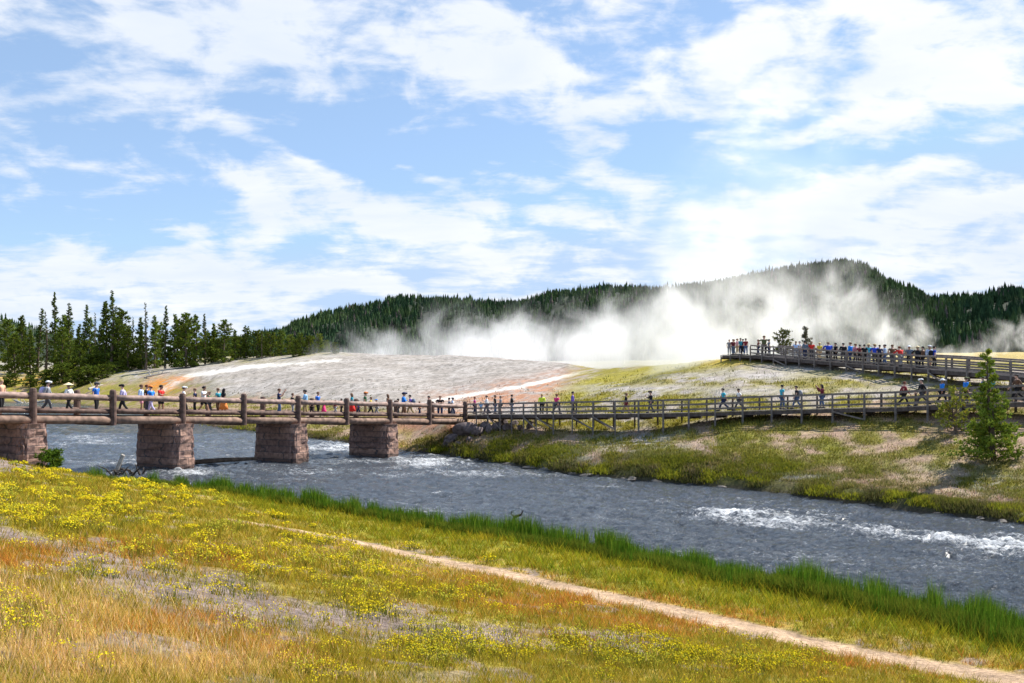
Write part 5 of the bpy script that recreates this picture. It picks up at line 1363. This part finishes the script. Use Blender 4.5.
# main plume beyond the terrace crest: base centre at px ~600, 330 m away
zb = 5.0
steam('steam_plume', 'wide white bank of steam billowing up behind the grey terrace and hill', (30, 300, zb), (190, 90, 62), .042, .062, .40, 1.0,
      [(-76, 4, 16, 6, .62), (-60, 5, 20, 9, .85), (-44, 6, 22, 12, .95), (-26, 7, 22, 12, 1.0), (-4, 7, 24, 13, 1.15), (16, 8, 22, 18, 1.0), (36, 11, 22, 20, .85), (56, 16, 20, 22, .72), (74, 14, 16, 17, .55)])
steam('steam_wisp', 'small puffs of steam before the forest behind the upper boardwalk at right', (112, 250, 4), (62, 26, 26), .10, .12, .55, .7,
      [(-19, 9, 3.5, 11, .95), (-10, 10, 5, 7, 1.0), (0, 5, 9, 5, .85), (14, 8, 6, 8, .9), (24, 6, 7, 6, .75)], 5.0)
steam('steam_veil', 'thin steam drifting over the left end of the upper boardwalk', (29, 118, 1.0), (30, 12, 16), .11, .12, .30, .5,
      [(-7, 4.5, 6.5, 4.5, 1.1), (2, 7, 8, 4, .55)], 9.0)
steam('steam_column', 'faint tall column of vapour rising from the steam bank into the clouds', (78, 320, 30), (90, 60, 90), .006, .03, .25, .5,
      [(-8, 14, 30, 28, 1.1), (2, 45, 20, 40, .9)], 14.0)
sc.cycles.volume_step_rate = .35
sc.cycles.volume_preview_step_rate = 1
sc.cycles.volume_max_steps = 256
# ------------------------------------------------------------------ sky, sun, camera
SUN_AZ, SUN_EL = radians(58), radians(47)      # azimuth from +Y towards +X
w = bpy.data.worlds.new('World'); sc.world = w; w.use_nodes = True
nt = w.node_tree; N = nt.nodes; L = nt.links
for n in list(N): N.remove(n)
wo = N.new('ShaderNodeOutputWorld')
bg = N.new('ShaderNodeBackground'); bg.inputs[1].default_value = .10
sk = N.new('ShaderNodeTexSky'); sk.sky_type = 'NISHITA'; sk.sun_disc = False
sk.sun_elevation = SUN_EL; sk.sun_rotation = SUN_AZ; sk.altitude = 2200; sk.air_density = 1.0; sk.dust_density = .6; sk.ozone_density = 1.3
tc = N.new('ShaderNodeTexCoord')
def M(op, a, b=None, c=None, clamp=False):
    n = N.new('ShaderNodeMath'); n.operation = op; n.use_clamp = clamp
    for i, v in enumerate((a, b, c)):
        if v is None: continue
        if isinstance(v, (int, float)): n.inputs[i].default_value = v
        else: L.new(v, n.inputs[i])
    return n.outputs[0]
sp = N.new('ShaderNodeSeparateXYZ'); L.new(tc.outputs['Generated'], sp.inputs[0])
x, y, z = sp.outputs
AZ = M('ARCTAN2', x, y); EL = M('ARCSINE', z)
# flat cloud layer seen from below
zz = M('ADD', M('MAXIMUM', z, 0.0), .16)
cb = N.new('ShaderNodeCombineXYZ'); L.new(M('DIVIDE', x, zz), cb.inputs[0]); L.new(M('DIVIDE', y, zz), cb.inputs[1])
mp = N.new('ShaderNodeMapping'); mp.inputs['Rotation'].default_value = (0, 0, radians(-28)); mp.inputs['Scale'].default_value = (.8, 1.35, 1); mp.inputs['Location'].default_value = (3.1, 1.7, .4)
L.new(cb.outputs[0], mp.inputs[0])
def NZ(scale, det, ro, dist=0.0):
    n = N.new('ShaderNodeTexNoise'); n.inputs['Scale'].default_value = scale; n.inputs['Detail'].default_value = det; n.inputs['Roughness'].default_value = ro; n.inputs['Distortion'].default_value = dist
    L.new(mp.outputs[0], n.inputs['Vector']); return n.outputs['Fac']
n1 = NZ(1.5, 9, .58, .5); n2 = NZ(6.5, 8, .62, .3)
pz_ = N.new('ShaderNodeTexNoise'); pz_.inputs['Scale'].default_value = 13; pz_.inputs['Detail'].default_value = 6; pz_.inputs['Roughness'].default_value = .55; pz_.inputs['Distortion'].default_value = .4
# where the banks of cloud stand in the sky (azimuth, elevation in radians)
azel = N.new('ShaderNodeCombineXYZ'); L.new(AZ, azel.inputs[0]); L.new(EL, azel.inputs[1])
def bl(px, py, rx, ry, wgt, rot=0.0):
    a0 = math.atan((px - CX) / F); e0 = math.atan(-(py - YH) / F * cos(a0))
    m_ = N.new('ShaderNodeMapping'); m_.vector_type = 'TEXTURE'
    m_.inputs['Location'].default_value = (a0, e0, 0); m_.inputs['Rotation'].default_value = (0, 0, rot); m_.inputs['Scale'].default_value = (rx / F * 2.3, ry / F * 2.3, 1)
    L.new(azel.outputs[0], m_.inputs[0])
    g_ = N.new('ShaderNodeTexGradient'); g_.gradient_type = 'QUADRATIC_SPHERE'; L.new(m_.outputs[0], g_.inputs[0])
    return g_.outputs['Fac'], wgt
BL = [(150, 15, 110, 28, .30), (250, 50, 60, 16, .26), (100, 85, 40, 8, .16), (460, 45, 120, 45, .36), (600, 65, 60, 22, .26), (720, 20, 160, 50, .36), (850, 75, 130, 55, .40),
      (960, 60, 130, 50, .36), (230, 122, 45, 12, .22), (245, 185, 75, 11, .30, -.55), (300, 160, 70, 9, .22, -.4), (370, 210, 110, 18, .27, -.3), (415, 172, 45, 8, .2, -.4), (540, 178, 70, 11, .26), (620, 180, 60, 9, .2, -.2), (80, 165, 90, 10, .2, -.15),
      (430, 235, 160, 22, .27), (700, 215, 200, 18, .24), (880, 180, 110, 16, .30, .25), (980, 200, 110, 22, .28), (150, 262, 260, 20, .18), (600, 270, 240, 20, .18), (950, 258, 170, 26, .22), (600, 105, 60, 12, .2), (100, 310, 220, 20, .15), (790, 130, 50, 70, .20), (512, 300, 900, 24, .16), (512, 345, 900, 30, .2)]
mpz = N.new('ShaderNodeMapping'); mpz.inputs['Scale'].default_value = (1, 1.7, 1); mpz.inputs['Rotation'].default_value = (0, 0, .35); L.new(azel.outputs[0], mpz.inputs[0]); L.new(mpz.outputs[0], pz_.inputs['Vector'])
acc = None
for b_ in BL:
    o_, w_ = bl(*b_); acc = M('MULTIPLY', o_, w_ * 1.15) if acc is None else M('MULTIPLY_ADD', o_, w_ * 1.15, acc)
HOLE = [(330, 130, 120, 40, .14), (70, 120, 90, 30, .10), (720, 155, 70, 20, .06), (500, 130, 70, 25, .10), (60, 220, 80, 16, .08), (960, 148, 80, 10, .08)]
for b_ in HOLE:
    o_, w_ = bl(*b_); acc = M('MULTIPLY_ADD', o_, -w_, acc)
acc = M('MINIMUM', acc, .40)
dens0 = M('MULTIPLY', M('SUBTRACT', pz_.outputs['Fac'], .5), 1.1)
dens = M('ADD', M('MULTIPLY_ADD', M('SUBTRACT', n2, .5), .7, M('MULTIPLY', M('SUBTRACT', n1, .5), 1.1)), M('ADD', acc, dens0))
mr = N.new('ShaderNodeMapRange'); mr.interpolation_type = 'SMOOTHSTEP'; mr.inputs[1].default_value = .0; mr.inputs[2].default_value = .34
L.new(dens, mr.inputs[0]); cov = mr.outputs[0]
mxw = N.new('ShaderNodeMix'); mxw.data_type = 'RGBA'
skm = N.new('ShaderNodeMix'); skm.data_type = 'RGBA'; skm.blend_type = 'MIX'; skm.inputs[0].default_value = SKY_VEIL
dk = N.new('ShaderNodeMix'); dk.data_type = 'RGBA'; dk.blend_type = 'DARKEN'; dk.inputs[0].default_value = 1
L.new(sk.outputs[0], dk.inputs[6]); dk.inputs[7].default_value = (3.3, 4.1, 5.4, 1)
L.new(dk.outputs[2], skm.inputs[6]); skm.inputs[7].default_value = (2.5, 3.65, 5.3, 1)
L.new(skm.outputs[2], mxw.inputs[6])
shade = N.new('ShaderNodeMix'); shade.data_type = 'RGBA'
L.new(M('MULTIPLY', M('SUBTRACT', n1, .35), 2.4, None, True), shade.inputs[0]); shade.inputs[6].default_value = (5.6, 5.7, 5.9, 1); shade.inputs[7].default_value = (4.1, 4.6, 5.4, 1)
L.new(shade.outputs[2], mxw.inputs[7]); L.new(M('MULTIPLY', cov, .93), mxw.inputs[0])
L.new(mxw.outputs[2], bg.inputs[0]); L.new(bg.outputs[0], wo.inputs[0])

w.cycles.sampling_method = 'MANUAL'; w.cycles.sample_map_resolution = 512
sl = bpy.data.lights.new('sun', 'SUN'); sl.energy = 5.0; sl.angle = radians(.53); sl.color = (1, .95, .87)
so = bpy.data.objects.new('sun', sl); COL.objects.link(so)
sd = Vector((sin(SUN_AZ) * cos(SUN_EL), cos(SUN_AZ) * cos(SUN_EL), sin(SUN_EL)))
so.rotation_euler = sd.to_track_quat('Z', 'Y').to_euler(); so.location = sd * 100

cam = bpy.data.cameras.new('camera'); co = bpy.data.objects.new('camera', cam); COL.objects.link(co)
cam.sensor_width = 36; cam.lens = 36 * F / 1024; cam.shift_y = (YH - 341.5) / 1024
cam.clip_start = .1; cam.clip_end = 12000
co.location = (0, 0, 0); co.rotation_euler = (pi / 2, 0, 0)
sc.camera = co
sc.view_settings.view_transform = 'Standard'; sc.view_settings.look = 'None'; sc.view_settings.gamma = 1; sc.view_settings.exposure = EXPOSURE
sc.view_settings.use_curve_mapping = False
sc.render.engine = 'CYCLES'
sc.cycles.use_denoising = True
sc.cycles.max_bounces = 8; sc.cycles.diffuse_bounces = 3; sc.cycles.glossy_bounces = 3; sc.cycles.transmission_bounces = 4; sc.cycles.transparent_max_bounces = 8
sc.cycles.volume_bounces = 6
